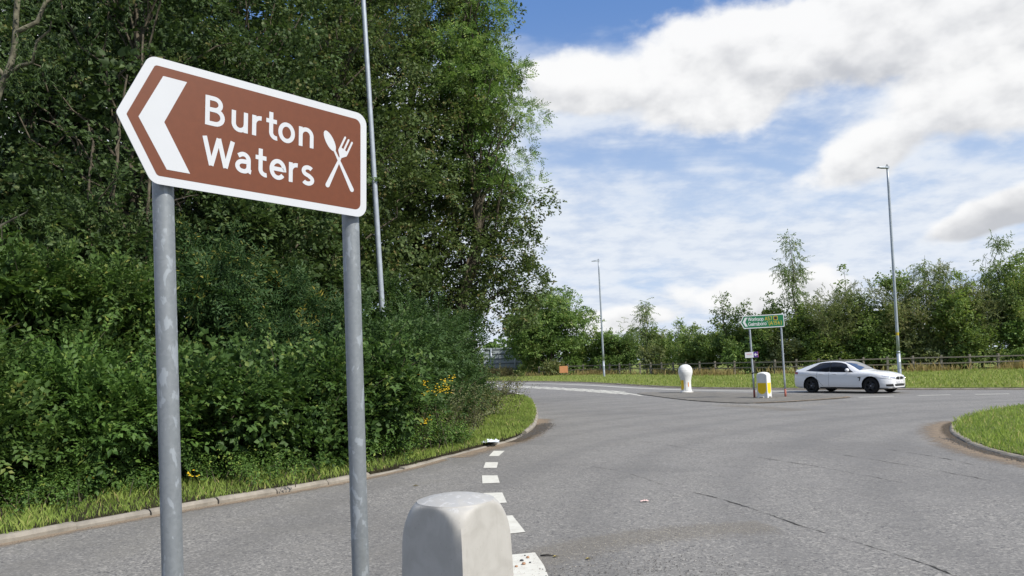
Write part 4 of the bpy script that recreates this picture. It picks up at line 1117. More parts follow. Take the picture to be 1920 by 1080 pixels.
for i, (x, y, h, rx, lb) in enumerate(UND):
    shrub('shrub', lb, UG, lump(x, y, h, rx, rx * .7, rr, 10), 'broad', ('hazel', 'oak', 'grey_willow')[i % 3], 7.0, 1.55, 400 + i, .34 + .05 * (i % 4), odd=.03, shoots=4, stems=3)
# wood seen as one mass far behind
c = Crown(500); r = c.rng
L = []
for x in np.arange(-140, 190, 6.0):
    L.append(((x + r.normal(0, 2), 150 + r.normal(0, 9) - abs(x - 20) * .25, r.uniform(1.0, 2.2)), (r.uniform(4, 6), r.uniform(3, 5), r.uniform(2.0, 3.6))))
P, D, Lx = lobe_points(L, .42, r, lower=-.1)
c.put(P, D, 6.0, .35 + r.normal(0, .08, len(P)), 'broad')
o = c.build('distant_wood', 'low distant wood closing the horizon behind the tree belt', 'wood', None, (0, 150, 0), M['oak'], M['bark'])
o['kind'] = 'stuff'

# ------------------------------------------------------------------ lettering drawn with strokes (x height 1, capitals 1.4)
def arc(cx, cy, rx, ry, a0, a1, n=12):
    return [(cx + rx * math.cos(R(a0 + (a1 - a0) * i / n)), cy + ry * math.sin(R(a0 + (a1 - a0) * i / n))) for i in range(n + 1)]
GLYPH = {   # advance, strokes
    'B': (1.02, [[(.1, 0), (.1, 1.4)], [(.1, 1.3), (.42, 1.3)] + arc(.42, 1.03, .30, .27, 90, -90) + [(.1, .76)], [(.1, .76), (.46, .76)] + arc(.46, .43, .36, .33, 90, -90) + [(.1, .10)]]),
    'u': (.88, [[(.1, 1), (.1, .42)] + arc(.40, .40, .30, .31, 180, 340) + [(.70, .42)], [(.70, 1), (.70, 0)]]),
    'r': (.58, [[(.1, 0), (.1, 1)], arc(.43, .57, .33, .335, 175, 82)]),
    't': (.66, [[(.26, 1.36), (.26, .36)] + arc(.53, .36, .27, .27, 180, 282), [(.0, .91), (.56, .91)]]),
    'o': (.95, [arc(.44, .5, .345, .415, 0, 360, 28)]),
    'n': (.90, [[(.1, 0), (.1, 1)], arc(.41, .59, .31, .32, 185, 0) + [(.72, 0)]]),
    'W': (1.52, [[(.07, 1.4), (.40, .06)], [(.40, .06), (.74, 1.40)], [(.74, 1.40), (1.08, .06)], [(1.08, .06), (1.41, 1.4)]]),
    'a': (.84, [[(.13, .80)] + arc(.38, .62, .27, .29, 130, 0) + [(.65, .25)] + arc(.79, .25, .14, .16, 180, 265), [(.65, .56), (.40, .56)] + arc(.36, .32, .27, .235, 90, 270) + [(.42, .085)] + arc(.42, .32, .23, .235, -90, -8)]),
    'e': (.88, [[(.08, .52), (.76, .52)], [(.755, .52)] + arc(.43, .5, .335, .415, 3, 322, 24)]),
    's': (.74, [arc(.35, .72, .245, .195, 35, 250, 14) + [(.42, .485)] + arc(.345, .275, .26, .19, 65, -150, 16)]),
    'k': (.82, [[(.1, 0), (.1, 1.4)], [(.66, 1.0), (.14, .44)], [(.32, .62), (.72, 0)]]),
    'p': (.92, [[(.1, -.42), (.1, 1)], arc(.42, .5, .34, .41, 0, 360, 24)]),
    'b': (.92, [[(.1, 0), (.1, 1.4)], arc(.42, .5, .34, .41, 0, 360, 24)]),
    'i': (.36, [[(.13, 0), (.13, 1)], [(.13, 1.2), (.13, 1.4)]]),
    'G': (1.15, [arc(.60, .70, .50, .60, 42, 360, 24), [(.62, .68), (1.10, .68)]]),
    'A': (1.12, [[(.05, 0), (.53, 1.4)], [(.53, 1.4), (1.01, 0)], [(.22, .46), (.84, .46)]]),
    '1': (.55, [[(.32, 0), (.32, 1.4)], [(.32, 1.36), (.06, 1.12)]]),
    '5': (.92, [[(.74, 1.3), (.22, 1.3), (.17, .78)] + arc(.40, .44, .34, .36, 122, -150, 16)]),
    '6': (.94, [arc(.44, .44, .33, .35, 0, 360, 22), [(.12, .46)] + arc(.58, .5, .46, .80, 178, 100, 8)]),
    '7': (.82, [[(.06, 1.3), (.72, 1.3), (.28, 0)]]),
    '(': (.5, [arc(.62, .62, .46, .92, 118, 242, 10)]),
    ')': (.5, [arc(-.12, .62, .46, .92, 62, -62, 10)]),
    "'": (.3, [[(.14, 1.4), (.10, 1.08)]]),
    ' ': (.5, []),
}
def ribbon(pts, half):
    P = np.asarray(pts, float); P = P[np.r_[True, np.linalg.norm(np.diff(P, axis=0), axis=1) > 1e-5]]; n = len(P)
    closed = np.linalg.norm(P[0] - P[-1]) < 1e-6 and n > 3
    L, Rr_ = [], []
    for i in range(n):
        a = P[i - 1] if i > 0 else (P[-2] if closed else None)
        b = P[i + 1] if i < n - 1 else (P[1] if closed else None)
        d1 = (P[i] - a) if a is not None else (b - P[i]); d2 = (b - P[i]) if b is not None else (P[i] - a)
        d1 = d1 / np.linalg.norm(d1); d2 = d2 / np.linalg.norm(d2)
        n1 = np.array([-d1[1], d1[0]]); n2 = np.array([-d2[1], d2[0]]); m = n1 + n2; m /= np.linalg.norm(m)
        k = half / max(.5, float(m @ n1))
        L.append(P[i] + m * k); Rr_.append(P[i] - m * k)
    return L, Rr_
def write(mb, text, x, z, xh, y, stroke=.2, tight=1.0, width=1.0):
    """lay text into mb on the plane y (facing -y), baseline at (x, z); each stroke a hair proud of the last."""
    k = 0
    for ch in text:
        adv, st = GLYPH[ch]
        for s in st:
            Lp, Rp = ribbon(s, stroke / 2)
            yy = y - 0.00012 * (k % 5); k += 1
            V = []
            for a, b in zip(Lp, Rp): V += [(x + a[0] * xh * width, yy, z + a[1] * xh), (x + b[0] * xh * width, yy, z + b[1] * xh)]
            mb.add(V, [(2 * i, 2 * i + 1, 2 * i + 3, 2 * i + 2) for i in range(len(Lp) - 1)])
        x += adv * xh * width * tight
    return x
def round_poly(pts, rads, n=7):
    """round the corners of a polygon."""
    res = []
    m = len(pts)
    for i in range(m):
        p = np.array(pts[i], float); a = np.array(pts[i - 1], float); b = np.array(pts[(i + 1) % m], float); r_ = rads[i]
        u = (a - p) / np.linalg.norm(a - p); v = (b - p) / np.linalg.norm(b - p)
        ang = math.acos(max(-1, min(1, float(u @ v)))); t = r_ / math.tan(ang / 2)
        c = p + (u + v) / np.linalg.norm(u + v) * (r_ / math.sin(ang / 2))
        s = p + u * t - c; e = p + v * t - c
        a0 = math.atan2(s[1], s[0]); a1 = math.atan2(e[1], e[0]); da = (a1 - a0 + math.pi) % (2 * math.pi) - math.pi
        for k in range(n + 1):
            q = a0 + da * k / n; res.append((float(c[0] + r_ * math.cos(q)), float(c[1] + r_ * math.sin(q))))
    return res
def ngon(mb, poly, y):
    mb.add([(x, y, z) for x, z in poly], [tuple(range(len(poly)))])
def tri_flat(poly, y, name, mat, parent):
    """a flat concave film on plane y facing -y."""
    bm = bmesh.new()
    f = bm.faces.new([bm.verts.new((x, y, z)) for x, z in poly]); bm.normal_update()
    if f.normal.y > 0: f.normal_flip()
    bmesh.ops.triangulate(bm, faces=[f], ngon_method='EAR_CLIP')
    me = bpy.data.meshes.new(name); bm.to_mesh(me); bm.free(); me.materials.append(mat)
    return link(bpy.data.objects.new(name, me), parent)
def post_mesh(x0, z0, x1, z1, rad, n=24):
    t = np.linspace(0, 1, 8)[:, None]
    return np.concatenate([np.array([[x0, 0, z0]]) + (np.array([[x1 - x0, 0, z1 - z0]])) * t])

# ------------------------------------------------------------------ brown direction sign in the foreground
SIGN_RZ = math.atan2(0.69190536, 0.72198821)
root = empty('direction_sign', (-1.59, 3.55, VZ - .012), (0, 0, SIGN_RZ))
tag(root, 'large brown and white arrow sign with crossed cutlery on two galvanised posts', 'road sign')
# local x runs along the sign, local -y faces the road; heights are above the island
zc = 2.928 - VZ + .012
b = MB(); b.tube(post_mesh(0.025, -0.2, -0.008, 3.02, .0465), .0465, 28); b.build('post', M['galv'], root)
b = MB(); b.tube(post_mesh(1.015, -0.2, 0.992, 2.99, .0465), .0465, 28); b.build('post', M['galv'], root)
panel = empty('panel', (0.42, -0.075, zc), (0, 0.036, 0)); panel.parent = root
PO = round_poly([(-.645, -.003), (-.512, .289), (.636, .288), (.640, -.288), (-.489, -.292)], [.022, .055, .062, .062, .055])
b = MB(); b.prism([(x, z) for x, z in PO], 0.0, 0.004); b.build('border', M['sign_white'], panel)
PI_ = round_poly([(-.602, -.003), (-.486, .251), (.598, .250), (.602, -.250), (-.466, -.254)], [.006, .018, .036, .036, .020])
tri_flat(PI_, -0.0006, 'brown_face', M['sign_brown'], panel)
tri_flat([(-.552, -.003), (-.450, .209), (-.343, .209), (-.441, -.003), (-.320, -.219), (-.425, -.219)], -0.0012, 'chevron', M['sign_white'], panel)
for word, z_, xs_ in (('Burton', .031, (-.255, -.127, -.023, .050, .116, .229)), ('Waters', -.167, (-.263, -.104, -.003, .072, .176, .247))):
    for ch, xx in zip(word, xs_):
        b = MB(); write(b, ch, xx, z_, .1015, -0.0012, .212); b.build('letter', M['sign_white'], panel)
# crossed spoon and fork
def capsule(p, q, r0, r1, n=10):
    p = np.array(p); q = np.array(q); d = (q - p) / np.linalg.norm(q - p); a = math.atan2(d[1], d[0])
    return [(float(q[0] + r1 * math.cos(a + t)), float(q[1] + r1 * math.sin(a + t))) for t in np.linspace(-1.57, 1.57, n)] + [(float(p[0] + r0 * math.cos(a + t)), float(p[1] + r0 * math.sin(a + t))) for t in np.linspace(1.57, 4.71, n)]
sa = math.atan2(.089 + .149, .405 - .549)
bowl = [(.409 + .058 * math.cos(t) * math.cos(sa) - .025 * math.sin(t) * math.sin(sa), .093 + .058 * math.cos(t) * math.sin(sa) + .025 * math.sin(t) * math.cos(sa)) for t in np.linspace(0, 2 * math.pi, 26)[:-1]]
b = MB(); ngon(b, bowl, -.0012); ngon(b, capsule((.436, .050), (.546, -.146), .006, .0125), -.00135); b.build('spoon', M['sign_white'], panel)
b = MB(); fd = np.array([.526 - .398, .128 + .146]); fd = fd / np.linalg.norm(fd); fn = np.array([fd[1], -fd[0]]); c0 = np.array([.398, -.146])
def FP(u, v): return tuple(c0 + fd * u + fn * v)
ngon(b, capsule(FP(0, 0), FP(.19, 0), .0125, .006), -.0012)
ngon(b, round_poly([FP(.178, -.004), FP(.208, -.029), FP(.232, -.029), FP(.232, .029), FP(.208, .029), FP(.178, .004)], [.003, .01, .001, .001, .01, .003], 4), -.00135)
for v in (-.0235, 0, .0235): ngon(b, capsule(FP(.22, v), FP(.296, v), .0055, .0055, 6), -.0015)
b.build('fork', M['sign_white'], panel)
b = MB()
for zz in (.17, -.17): b.box((0.08, .012, zz), (1.1, .018, .035))
b.build('stiffening_rail', M['alu'], panel)
for px_ in (0.0, 1.0):
    b = MB()
    for zz in (.17, -.17):
        b.lathe([(.0475, -.02), (.0505, -.02), (.0505, .02), (.0475, .02)], 20, (px_, 0, zc + zz))
        b.box((px_, -.052, zc + zz), (.05, .026, .03))
    b.build('clip', M['alu'], root)['kind'] = 'stuff'

# ------------------------------------------------------------------ bollards
def square_dome(a0, a1, H, prof, nth=72, top=None):
    """square shaft (half side a0 at foot, a1 at head) cut by a round dome given as (z, radius)."""
    zs = [z for z, r_ in prof]
    V, F = [], []
    for z, r_ in prof:
        a = a0 + (a1 - a0) * max(0, z) / H
        for k in range(nth):
            th = 2 * math.pi * k / nth
            m = max(abs(math.cos(th)), abs(math.sin(th)))
            q = a / m
            # flat faces with a soft edge where they meet the dome
            rr_ = min(q, r_) - .0035 * math.exp(-abs(q - r_) / .006)
            V.append((rr_ * math.cos(th), rr_ * math.sin(th), z))
    n = len(prof)
    for i in range(n - 1):
        for k in range(nth):
            k2 = (k + 1) % nth
            F.append((i * nth + k, i * nth + k2, (i + 1) * nth + k2, (i + 1) * nth + k))
    V.append((0, 0, prof[-1][0] + .008)); F += [(len(V) - 1, (n - 1) * nth + k, (n - 1) * nth + (k + 1) % nth) for k in range(nth)]
    return V, F
def dome_prof(H, rim, corner, depth, a):
    pr = [(0, .45), (.03, .45)] + [(z, corner + .05) for z in np.linspace(.06, H - depth - .02, 12)]
    for t in np.linspace(90, 16, 30):
        pr.append((H - depth * (1 - math.cos(R(t))), rim + (corner + .012 - rim) * math.sin(R(t))))
    r0 = pr[-1][1]; z0 = pr[-1][0]
    for k in (.985, .95, .88, .78, .65, .5, .3): pr.append((z0 + .004 + .030 * (1 - k * k), r0 * k))
    return pr
def bollard(name, label, loc, rz, H, a0, a1, rim, corner, depth, yellow, tilt=(0, 0)):
    o = empty(name, loc, (tilt[0], tilt[1], rz)); tag(o, label, 'bollard')
    pr = dome_prof(H, rim, corner, depth, a1)
    V, F = square_dome(a0, a1, H, pr)
    b = MB(); b.add(V, F, True); ob = b.build('body', M['bollard'] if yellow < 1 else M['white_plastic'], o)
    me = ob.data
    try: me.set_sharp_from_angle(angle=R(28))
    except Exception: pass
    b = MB()   # foot
    for k in range(4):
        t = k * math.pi / 2
        b.box((math.cos(t) * (a0 + .035), math.sin(t) * (a0 + .035), .035), (.09, .16, .07) if k % 2 == 0 else (.16, .09, .07), 0, .015)
    b.build('foot', M['bollard'], o)['kind'] = 'stuff'
    if yellow:
        h0, h1 = .16 * H, .60 * H
        for k in range(4):
            t = k * math.pi / 2
            w_ = a0 * .80
            sh = [(-w_, h1), (-w_, h0 + w_)] + [(w_ * math.cos(q), h0 + w_ + w_ * math.sin(q)) for q in np.linspace(math.pi, 2 * math.pi, 14)[1:-1]] + [(w_, h0 + w_), (w_, h1)]
            def ap(z): return a0 + (a1 - a0) * z / H + .004
            V = [(ap(z) * math.cos(t) - y * math.sin(t), ap(z) * math.sin(t) + y * math.cos(t), z) for y, z in sh]
            V2 = [(p[0] - .01 * math.cos(t), p[1] - .01 * math.sin(t), p[2]) for p in V]
            n = len(V)
            b = MB(); b.add(V + V2, [tuple(range(n)), tuple(range(n, 2 * n))[::-1]] + [(i, (i + 1) % n, (i + 1) % n + n, i + n) for i in range(n)])
            b.build('reflective_panel', M['yellow_film'], o)
    else:
        b = MB()       # moulding line down one face
        b.box((-a1 - .006, .055, H * .46), (.006, .004, H * .70)); b.build('moulding_line', M['bollard'], o)
        b = MB()
        b.lathe([(.32, 0), (.32, .05), (.26, .075), (.24, .075)], 32); b.build('base_plate', M['bollard'], o)
    return o
bollard('bollard', 'grey weathered plastic bollard in the foreground, only its head in view', (-0.285, 3.72, VZ - .012), R(54), 1.075, .199, .181, .156, .258, .29, 0.0001, (0, R(-.6)))
bollard('bollard', 'white bollard with yellow panels beside the green direction sign', (10.42, 32.25, .030), R(50), 1.04, .225, .21, .15, .30, .17, 1.0, (0, R(-1.0)))
def round_bollard():
    o = empty('bollard', (8.72, 39.1, .030), (0, R(-1.5), R(8))); tag(o, 'tall white round headed bollard on the far end of the island', 'bollard')
    prof = [(.30, 0), (.30, .05), (.27, .07), (.255, .16), (.25, .45), (.262, .62), (.30, .78), (.345, .92), (.365, 1.03), (.355, 1.15), (.31, 1.27), (.23, 1.36), (.12, 1.41), (0.001, 1.425)]
    P = np.array(prof); t = np.linspace(0, 1, len(P)); tt = np.linspace(0, 1, 50)
    pr = list(zip(np.interp(tt, t, P[:, 0]), np.interp(tt, t, P[:, 1])))
    b = MB(); b.lathe(pr, 36)
    # flattened towards the traffic
    b.v = [(x, y * .82, z) for x, y, z in b.v]
    b.build('body', M['white_plastic'], o)
    def wrap(name, mat, a0, a1, z0, z1, off, bot):
        V = []; F = []; nu, nv = 10, 10
        for i in range(nu + 1):
            th = R(a0 + (a1 - a0) * i / nu); u = abs(2 * i / nu - 1)
            for j in range(nv + 1):
                lo_z = z0 + bot * (1 - math.sqrt(max(0, 1 - u * u)))
                z = lo_z + (z1 - lo_z) * j / nv; q = np.interp(z, P[:, 1], P[:, 0]) + off
                V.append((q * math.cos(th), q * math.sin(th) * .82, z))
        for i in range(nu):
            for j in range(nv): F.append((i * (nv + 1) + j, (i + 1) * (nv + 1) + j, (i + 1) * (nv + 1) + j + 1, i * (nv + 1) + j + 1))
        b = MB(); b.add(V, F, True); return b.build(name, mat, o)
    wrap('reflective_panel', M['yellow_film'], 150, 226, .14, .64, .006, .1)
    wrap('side_recess', M['white_plastic'], 246, 308, .12, .78, .012, .0)
    wrap('reflector', M['orange_board'], 272, 284, .30, .52, .018, .0)
    b = MB(); b.lathe([(.34, 0), (.34, .04), (.30, .06), (.27, .06)], 28); b.build('base_plate', M['bollard'], o)
round_bollard()

# ------------------------------------------------------------------ green direction sign on the far island
root = empty('direction_sign', (10.08, 32.5, .030), (0, 0, math.atan2(.10, 1.36)))
tag(root, 'green arrow ended road sign on two thin posts on the far island', 'road sign')
for x_, ln, top_x in ((0.0, 3.45, -.10), (1.34, 3.55, -.075)):
    b = MB(); b.tube(post_mesh(x_, .3, x_ + top_x, ln - .15, .04), .040, 14); b.build('post', M['lamp_steel'], root)
    b = MB(); b.tube([(x_ + .004, 0, -.1), (x_, 0, .32)], .0425, 14); b.build('painted_band', M['red_band'], root)
panel = empty('panel', (.50, -.065, 3.19), (0, -.026, 0)); panel.parent = root
GO = round_poly([(-1.01, 0), (-.86, .275), (.90, .275), (.90, -.275), (-.86, -.275)], [.02, .03, .05, .05, .03])
b = MB(); b.prism(GO, 0.0, .005); b.build('border', M['sign_white'], panel)
GI = round_poly([(-.965, 0), (-.84, .240), (.865, .240), (.865, -.240), (-.84, -.240)], [.01, .02, .03, .03, .02])
tri_flat(GI, -.002, 'green_face', M['sign_green'], panel)
tri_flat([(-.90, 0), (-.795, .185), (-.69, .185), (-.795, 0), (-.69, -.185), (-.795, -.185)], -.004, 'chevron', M['sign_white'], panel)
b = MB(); x1 = write(b, 'Worksop', -.67, .035, .108, -.004, .19, .98); b.build('lettering', M['sign_white'], panel)['kind'] = 'stuff'
b = MB(); write(b, 'Gainsboro', -.67, -.165, .110, -.004, .19, .98); write(b, "'", .14, -.165, .110, -.004, .2); b.build('lettering', M['sign_white'], panel)['kind'] = 'stuff'
b = MB(); write(b, 'A57', .06, .032, .110, -.004, .16, 1.04); write(b, '(A156)', .21, -.165, .112, -.004, .15, 1.16); b.build('lettering', M['sign_yellow'], panel)['kind'] = 'stuff'
b = MB(); ngon(b, round_poly([(.44, .205), (.615, .205), (.615, .025), (.44, .025)], [.02] * 4, 3), -.004); b.build('patch_frame', M['sign_yellow'], panel)
b = MB(); ngon(b, round_poly([(.462, .183), (.593, .183), (.593, .047), (.462, .047)], [.008] * 4, 3), -.006); b.build('patch', M['black_film'], panel)
for z_ in (.15, -.15):
    b = MB(); b.box((0, .016, z_), (1.7, .02, .04)); b.build('stiffening_rail', M['alu'], panel)
o = empty('arrow_board', (10.04, 32.44, 1.83), (0, R(-2), math.atan2(.10, 1.36)))
tag(o, 'small white board with purple arrow end strapped to the left green sign post', 'sign board')
b = MB(); b.box((-.13, -.012, 0), (.36, .006, .235)); b.build('white_panel', M['sign_white'], o)
b = MB(); b.box((.145, -.012, 0), (.188, .006, .235)); b.build('purple_panel', M['purple_film'], o)
b = MB(); b.box((.247, -.012, 0), (.014, .006, .235)); b.build('red_edge', M['red_ink'], o)
tri_flat([(.075, 0), (.150, .075), (.172, .055), (.135, .018), (.225, .018), (.225, -.018), (.135, -.018), (.172, -.055), (.150, -.075)], -.018, 'arrow', M['sign_white'], o)
b = MB()
for z_ in (.045, .02): b.box((-.13, -.0165, z_), (.24, .002, .012))
b.build('print_line', M['red_ink'], o)
b = MB()
for z_ in (-.02, -.045): b.box((-.12, -.0165, z_), (.26, .002, .012))
b.build('print_line', M['grey_ink'], o)
b = MB(); b.lathe([(.043, -.01), (.047, -.01), (.047, .01), (.043, .01)], 16, (.03, .055, 0)); b.build('strap', M['black_film'], o)
b = MB()
for k in range(2): b.tube([(.058 * math.cos(t), .058 * math.sin(t), .03 * math.cos(t * 1 + k)) for t in np.linspace(0, 6.283, 18)], .012, 6)
tag(b.build('cable_loop', M['black_film'], None, (10.06, 32.5, 1.06)), 'black cable tie looped round the left green sign post', 'cable tie')

# ------------------------------------------------------------------ lamp columns
def lamp(label, loc, H, lean, head_dir, r0=.075, r1=.045, head=True, sticker=False, group='street lamps'):
    o = empty('street_lamp', loc); tag(o, label, 'street lamp', group)
    def X(z): return lean * z
    b = MB(); b.tube([(X(z), 0, z) for z in (-.2, .05, 1.6)], [.10, .10, .10], 20); b.tube([(X(1.6), 0, 1.6), (X(1.75), 0, 1.75)], [.108, .08], 20); b.build('base_section', M['lamp_steel'], o)
    b = MB(); zz = np.linspace(1.7, H, 12); b.tube([(X(z), 0, z) for z in zz], list(np.linspace(r0, r1, 12)), 18); b.build('column', M['lamp_steel'], o)
    b = MB(); b.box((X(.9), -.101, .9), (.10, .012, .42), 0, .004); b.build('access_door', M['lamp_steel'], o)
    if head:
        h = empty('lantern', (X(H), 0, H), (0, 0, head_dir)); h.parent = o
        b = MB(); V = [(-.08, -.07, -.06), (-.08, .07, -.06), (-.08, -.07, .09), (-.08, .07, .09), (.32, -.15, -.06), (.32, .15, -.06), (.30, -.13, .05), (.30, .13, .05), (.72, -.11, -.055), (.72, .11, -.055), (.71, -.10, -.02), (.71, .10, -.02)]
        F = [(0, 1, 3, 2), (0, 4, 5, 1), (2, 3, 7, 6), (0, 2, 6, 4), (1, 5, 7, 3), (4, 8, 9, 5), (6, 7, 11, 10), (4, 6, 10, 8), (5, 9, 11, 7), (8, 10, 11, 9)]
        b.add(V, F); b.build('housing', M['lamp_steel'], h)
        b = MB(); b.box((.48, 0, -.066), (.40, .17, .012)); b.build('lens', M['dark_glass'], h)
        b = MB(); b.lathe([(.04, 0), (.045, .03), (.035, .09), (.001, .10)], 12, (.02, 0, .085)); b.build('photocell', M['dark_steel'], h)
    if sticker:
        b = MB(); b.lathe([(.0845, 2.62), (.0845, 2.80)], 20); b.build('sticker', M['sign_yellow'], o).location = (lean * 2.7, 0, 0)
    return o
lamp('tall galvanised lamp column rising from the bushes behind the brown sign', (-3.42, 21.2, .08), 14.5, -.037, R(180), .078, .062)
lamp('slim lamp column in the distance beyond the bend', (9.27, 78.88, .08), 11.9, -.016, R(180), .10, .07)
lamp('lamp column behind the white car in front of the tree belt', (22.25, 44.6, .08), 12.4, -.012, R(200), .085, .065, sticker=True)

# ------------------------------------------------------------------ post and rail fence
fence = empty('timber_fence', (14.5, 83.9, .08)); tag(fence, 'weathered timber post and rail fence below the tree belt', 'fence')
rngf = np.random.default_rng(9)
FP_ = [(6.6, 93.6), (8.4, 92.8), (10.3, 91.5), (11.3, 90.6), (12.3, 89.5), (13.2, 87.2), (14.0, 85.2), (14.8, 83.2), (15.6, 81.2), (16.4, 79.2), (17.2, 77.0), (18.0, 74.6), (18.9, 72.4), (20.1, 70.3), (21.5, 69.0), (23.0, 68.0), (24.6, 67.2), (26.2, 66.5), (27.9, 65.9), (29.6, 65.4), (31.4, 64.9), (33.3, 64.4), (35.3, 63.8), (37.3, 63.2), (39.3, 62.7), (41.3, 62.1), (43.3, 61.6)]
def post_at(f, x, y, h, wd=.13):
    b = MB(); b.box((0, 0, h / 2 - .1), (wd, wd, h + .2), 0, .012)
    b.v = [(p[0], p[1], p[2] + (.03 * p[0] / wd if p[2] > h - .1 else 0)) for p in b.v]
    q = b.build('post', M['wood'], f); q.location = (x - f.location[0], y - f.location[1], 0)
    q.rotation_euler = (rngf.normal(0, .02), rngf.normal(0, .02), rngf.normal(0, .3)); return q
def rail_at(f, a, b_, z):
    a = np.array(a); b_ = np.array(b_); m = (a + b_) / 2; L_ = np.linalg.norm(b_ - a); an = math.atan2(*(b_ - a)[::-1])
    b = MB(); b.box((0, 0, 0), (L_ + .04, .045, .10), 0, .008)
    q = b.build('rail', M['wood'], f); q.location = (m[0] - f.location[0] + .09 * math.sin(an), m[1] - f.location[1] - .09 * math.cos(an), z + rngf.normal(0, .012))
    q.rotation_euler = (0, rngf.normal(0, .008), an)
for i, (x_, y_) in enumerate(FP_):
    post_at(fence, x_, y_, 1.28 if i else 1.35, .16)
    if i: [rail_at(fence, FP_[i - 1], FP_[i], z) for z in (.62, 1.08)]
f2 = empty('timber_fence', (3.2, 95.4, .08)); tag(f2, 'short stretch of timber fence left of the gap, half swallowed by bushes', 'fence')
post_at(f2, 3.2, 95.4, 1.15, .16); post_at(f2, 5.0, 94.4, 1.15, .16); [rail_at(f2, (3.2, 95.4), (5.0, 94.4), z) for z in (.5, .98)]
b = MB(); b.box((0, 0, .72), (1.0, .04, .82), 0, .004); ob = b.build('board_face', M['orange_board'])
bd = empty('notice_board', (6.1, 93.3, .08), (0, 0, R(-8))); ob.parent = bd; tag(bd, 'square faded orange board at the end of the fence', 'board')
b = MB(); b.box((-.3, .06, .4), (.07, .07, 1.0)); b.build('post', M['wood'], bd)
b = MB(); b.box((.3, .06, .4), (.07, .07, 1.0)); b.build('post', M['wood'], bd)

# ------------------------------------------------------------------ back of a large sign far down the road
sb = empty('road_sign', (-2.9, 104, .08), (0, 0, R(4))); tag(sb, 'grey back of a large road sign far away at the left bend', 'road sign')
b = MB(); b.box((1.6, 0, 2.25), (5.2, .03, 3.1), 0, .01); b.build('panel', M['alu'], sb)
for z_ in (1.0, 1.65, 2.3, 2.95, 3.55):
    b = MB(); b.box((1.6, -.05, z_), (5.15, .06, .09)); b.build('stiffening_rail', M['dark_steel'], sb)
for x_ in (0.0, 3.2):
    b = MB(); b.tube([(x_, -.14, -.2), (x_, -.14, 3.7)], .085, 14); b.build('post', M['lamp_steel'], sb)

# ------------------------------------------------------------------ litter and small things on the road
def crumple(name, label, cat, loc, sx, sy, sz, mat, seed):
    r = np.random.default_rng(seed); n = 9
    V = []; F = []
    for i in range(n):
        for j in range(n):
            u, v = i / (n - 1) - .5, j / (n - 1) - .5
            V.append((u * sx * (1 + r.normal(0, .08)), v * sy * (1 + r.normal(0, .08)), .012 + abs(r.normal(0, sz)) * (1 - 3 * (u * u + v * v))))
    for i in range(n - 1):
        for j in range(n - 1): F.append((i * n + j, (i + 1) * n + j, (i + 1) * n + j + 1, i * n + j + 1))
    b = MB(); b.add(V, F); return tag(b.build(name, mat, None, loc), label, cat)
crumple('plastic_bag', 'crumpled pale plastic bag on the kerb before the corner', 'litter', (-.52, 16.95, .09), .36, .45, .03, M['litter_bag'], 3)
crumple('wrapper', 'small pinkish wrapper lying on the open road', 'litter', (1.60, 9.80, .004), .10, .06, .012, M['litter_paper'], 4)
r = np.random.default_rng(8)
def pebble(loc, s, mat, seed):
    bm = bmesh.new(); bmesh.ops.create_icosphere(bm, subdivisions=2, radius=1.0)
    q = np.random.default_rng(seed); f = q.normal(size=(3, 3)) * 1.4
    for v in bm.verts:
        k = 1 + .18 * float(np.sin(f @ np.array(v.co)).sum()) / 1.7
        v.co = Vector((v.co.x * s * k, v.co.y * s * k * .8, v.co.z * s * k * .6))
    me = bpy.data.meshes.new('pebble'); bm.to_mesh(me); bm.free(); me.materials.append(mat)
    o = link(bpy.data.objects.new('pebble', me), None, (loc[0], loc[1], .008 + s * .4)); return o
PB = [(.045, 6.93, .019, 0, 'reddish pebble on the white paint nearest the bollard'), (.085, 7.16, .016, 0, 'small brown stone near the top edge of the white paint'), (.03, 7.06, .017, 1, 'dark pebble on the white paint beside the bollard'),
      (.10, 6.98, .010, 1, 'tiny grey chip in the middle of the white paint'), (.06, 7.24, .009, 1, 'tiny dark chip at the far edge of the white paint'), (-.02, 6.86, .015, 0, 'ochre pebble touching the foreground bollard edge')]
for i, (x_, y_, s_, d_, lb) in enumerate(PB):
    tag(pebble((x_, y_), s_, M['pebble_dark' if d_ else 'pebble'], 60 + i), lb, 'pebble', 'pebbles on the white paint')
b = MB(); b.tube([(0, 0, 0), (.06, -.006, .006), (.13, -.018, .002)], [.007, .008, .004], 6)
tag(b.build('twig', M['twig'], None, (.20, 7.22, .010)), 'black twig lying right of the white paint', 'twig')
# loose chippings and grit: too many to count
def chippings(name, label, pts, n, spread, smin, smax, seed, mat):
    r = np.random.default_rng(seed); P = resample(pts, .1)
    c = P[r.integers(0, len(P), n)] + r.normal(0, spread, (n, 2)); s = r.uniform(smin, smax, n)
    base = np.array([(1, 0, 0), (-.5, .87, 0), (-.5, -.87, 0), (0, 0, .9)])
    a = r.uniform(0, 6.28, n); V = np.zeros((n, 4, 3))
    for k in range(4):
        V[:, k, 0] = c[:, 0] + s * (base[k][0] * np.cos(a) - base[k][1] * np.sin(a)) * r.uniform(.7, 1.3, n)
        V[:, k, 1] = c[:, 1] + s * (base[k][0] * np.sin(a) + base[k][1] * np.cos(a)) * r.uniform(.7, 1.3, n)
        V[:, k, 2] = .006 + s * base[k][2]
    i = np.arange(n)[:, None] * 4
    F = np.concatenate([i + np.array([[0, 1, 3]]), i + np.array([[1, 2, 3]]), i + np.array([[2, 0, 3]])])
    o = obj_np(name, V.reshape(-1, 3), F, mat); return tag(o, label, 'gravel', kind='stuff')
M['chip_pale'] = plain('pale_chipping', (0.33, 0.30, 0.25), 0.9, vary=0.4, scale=60)
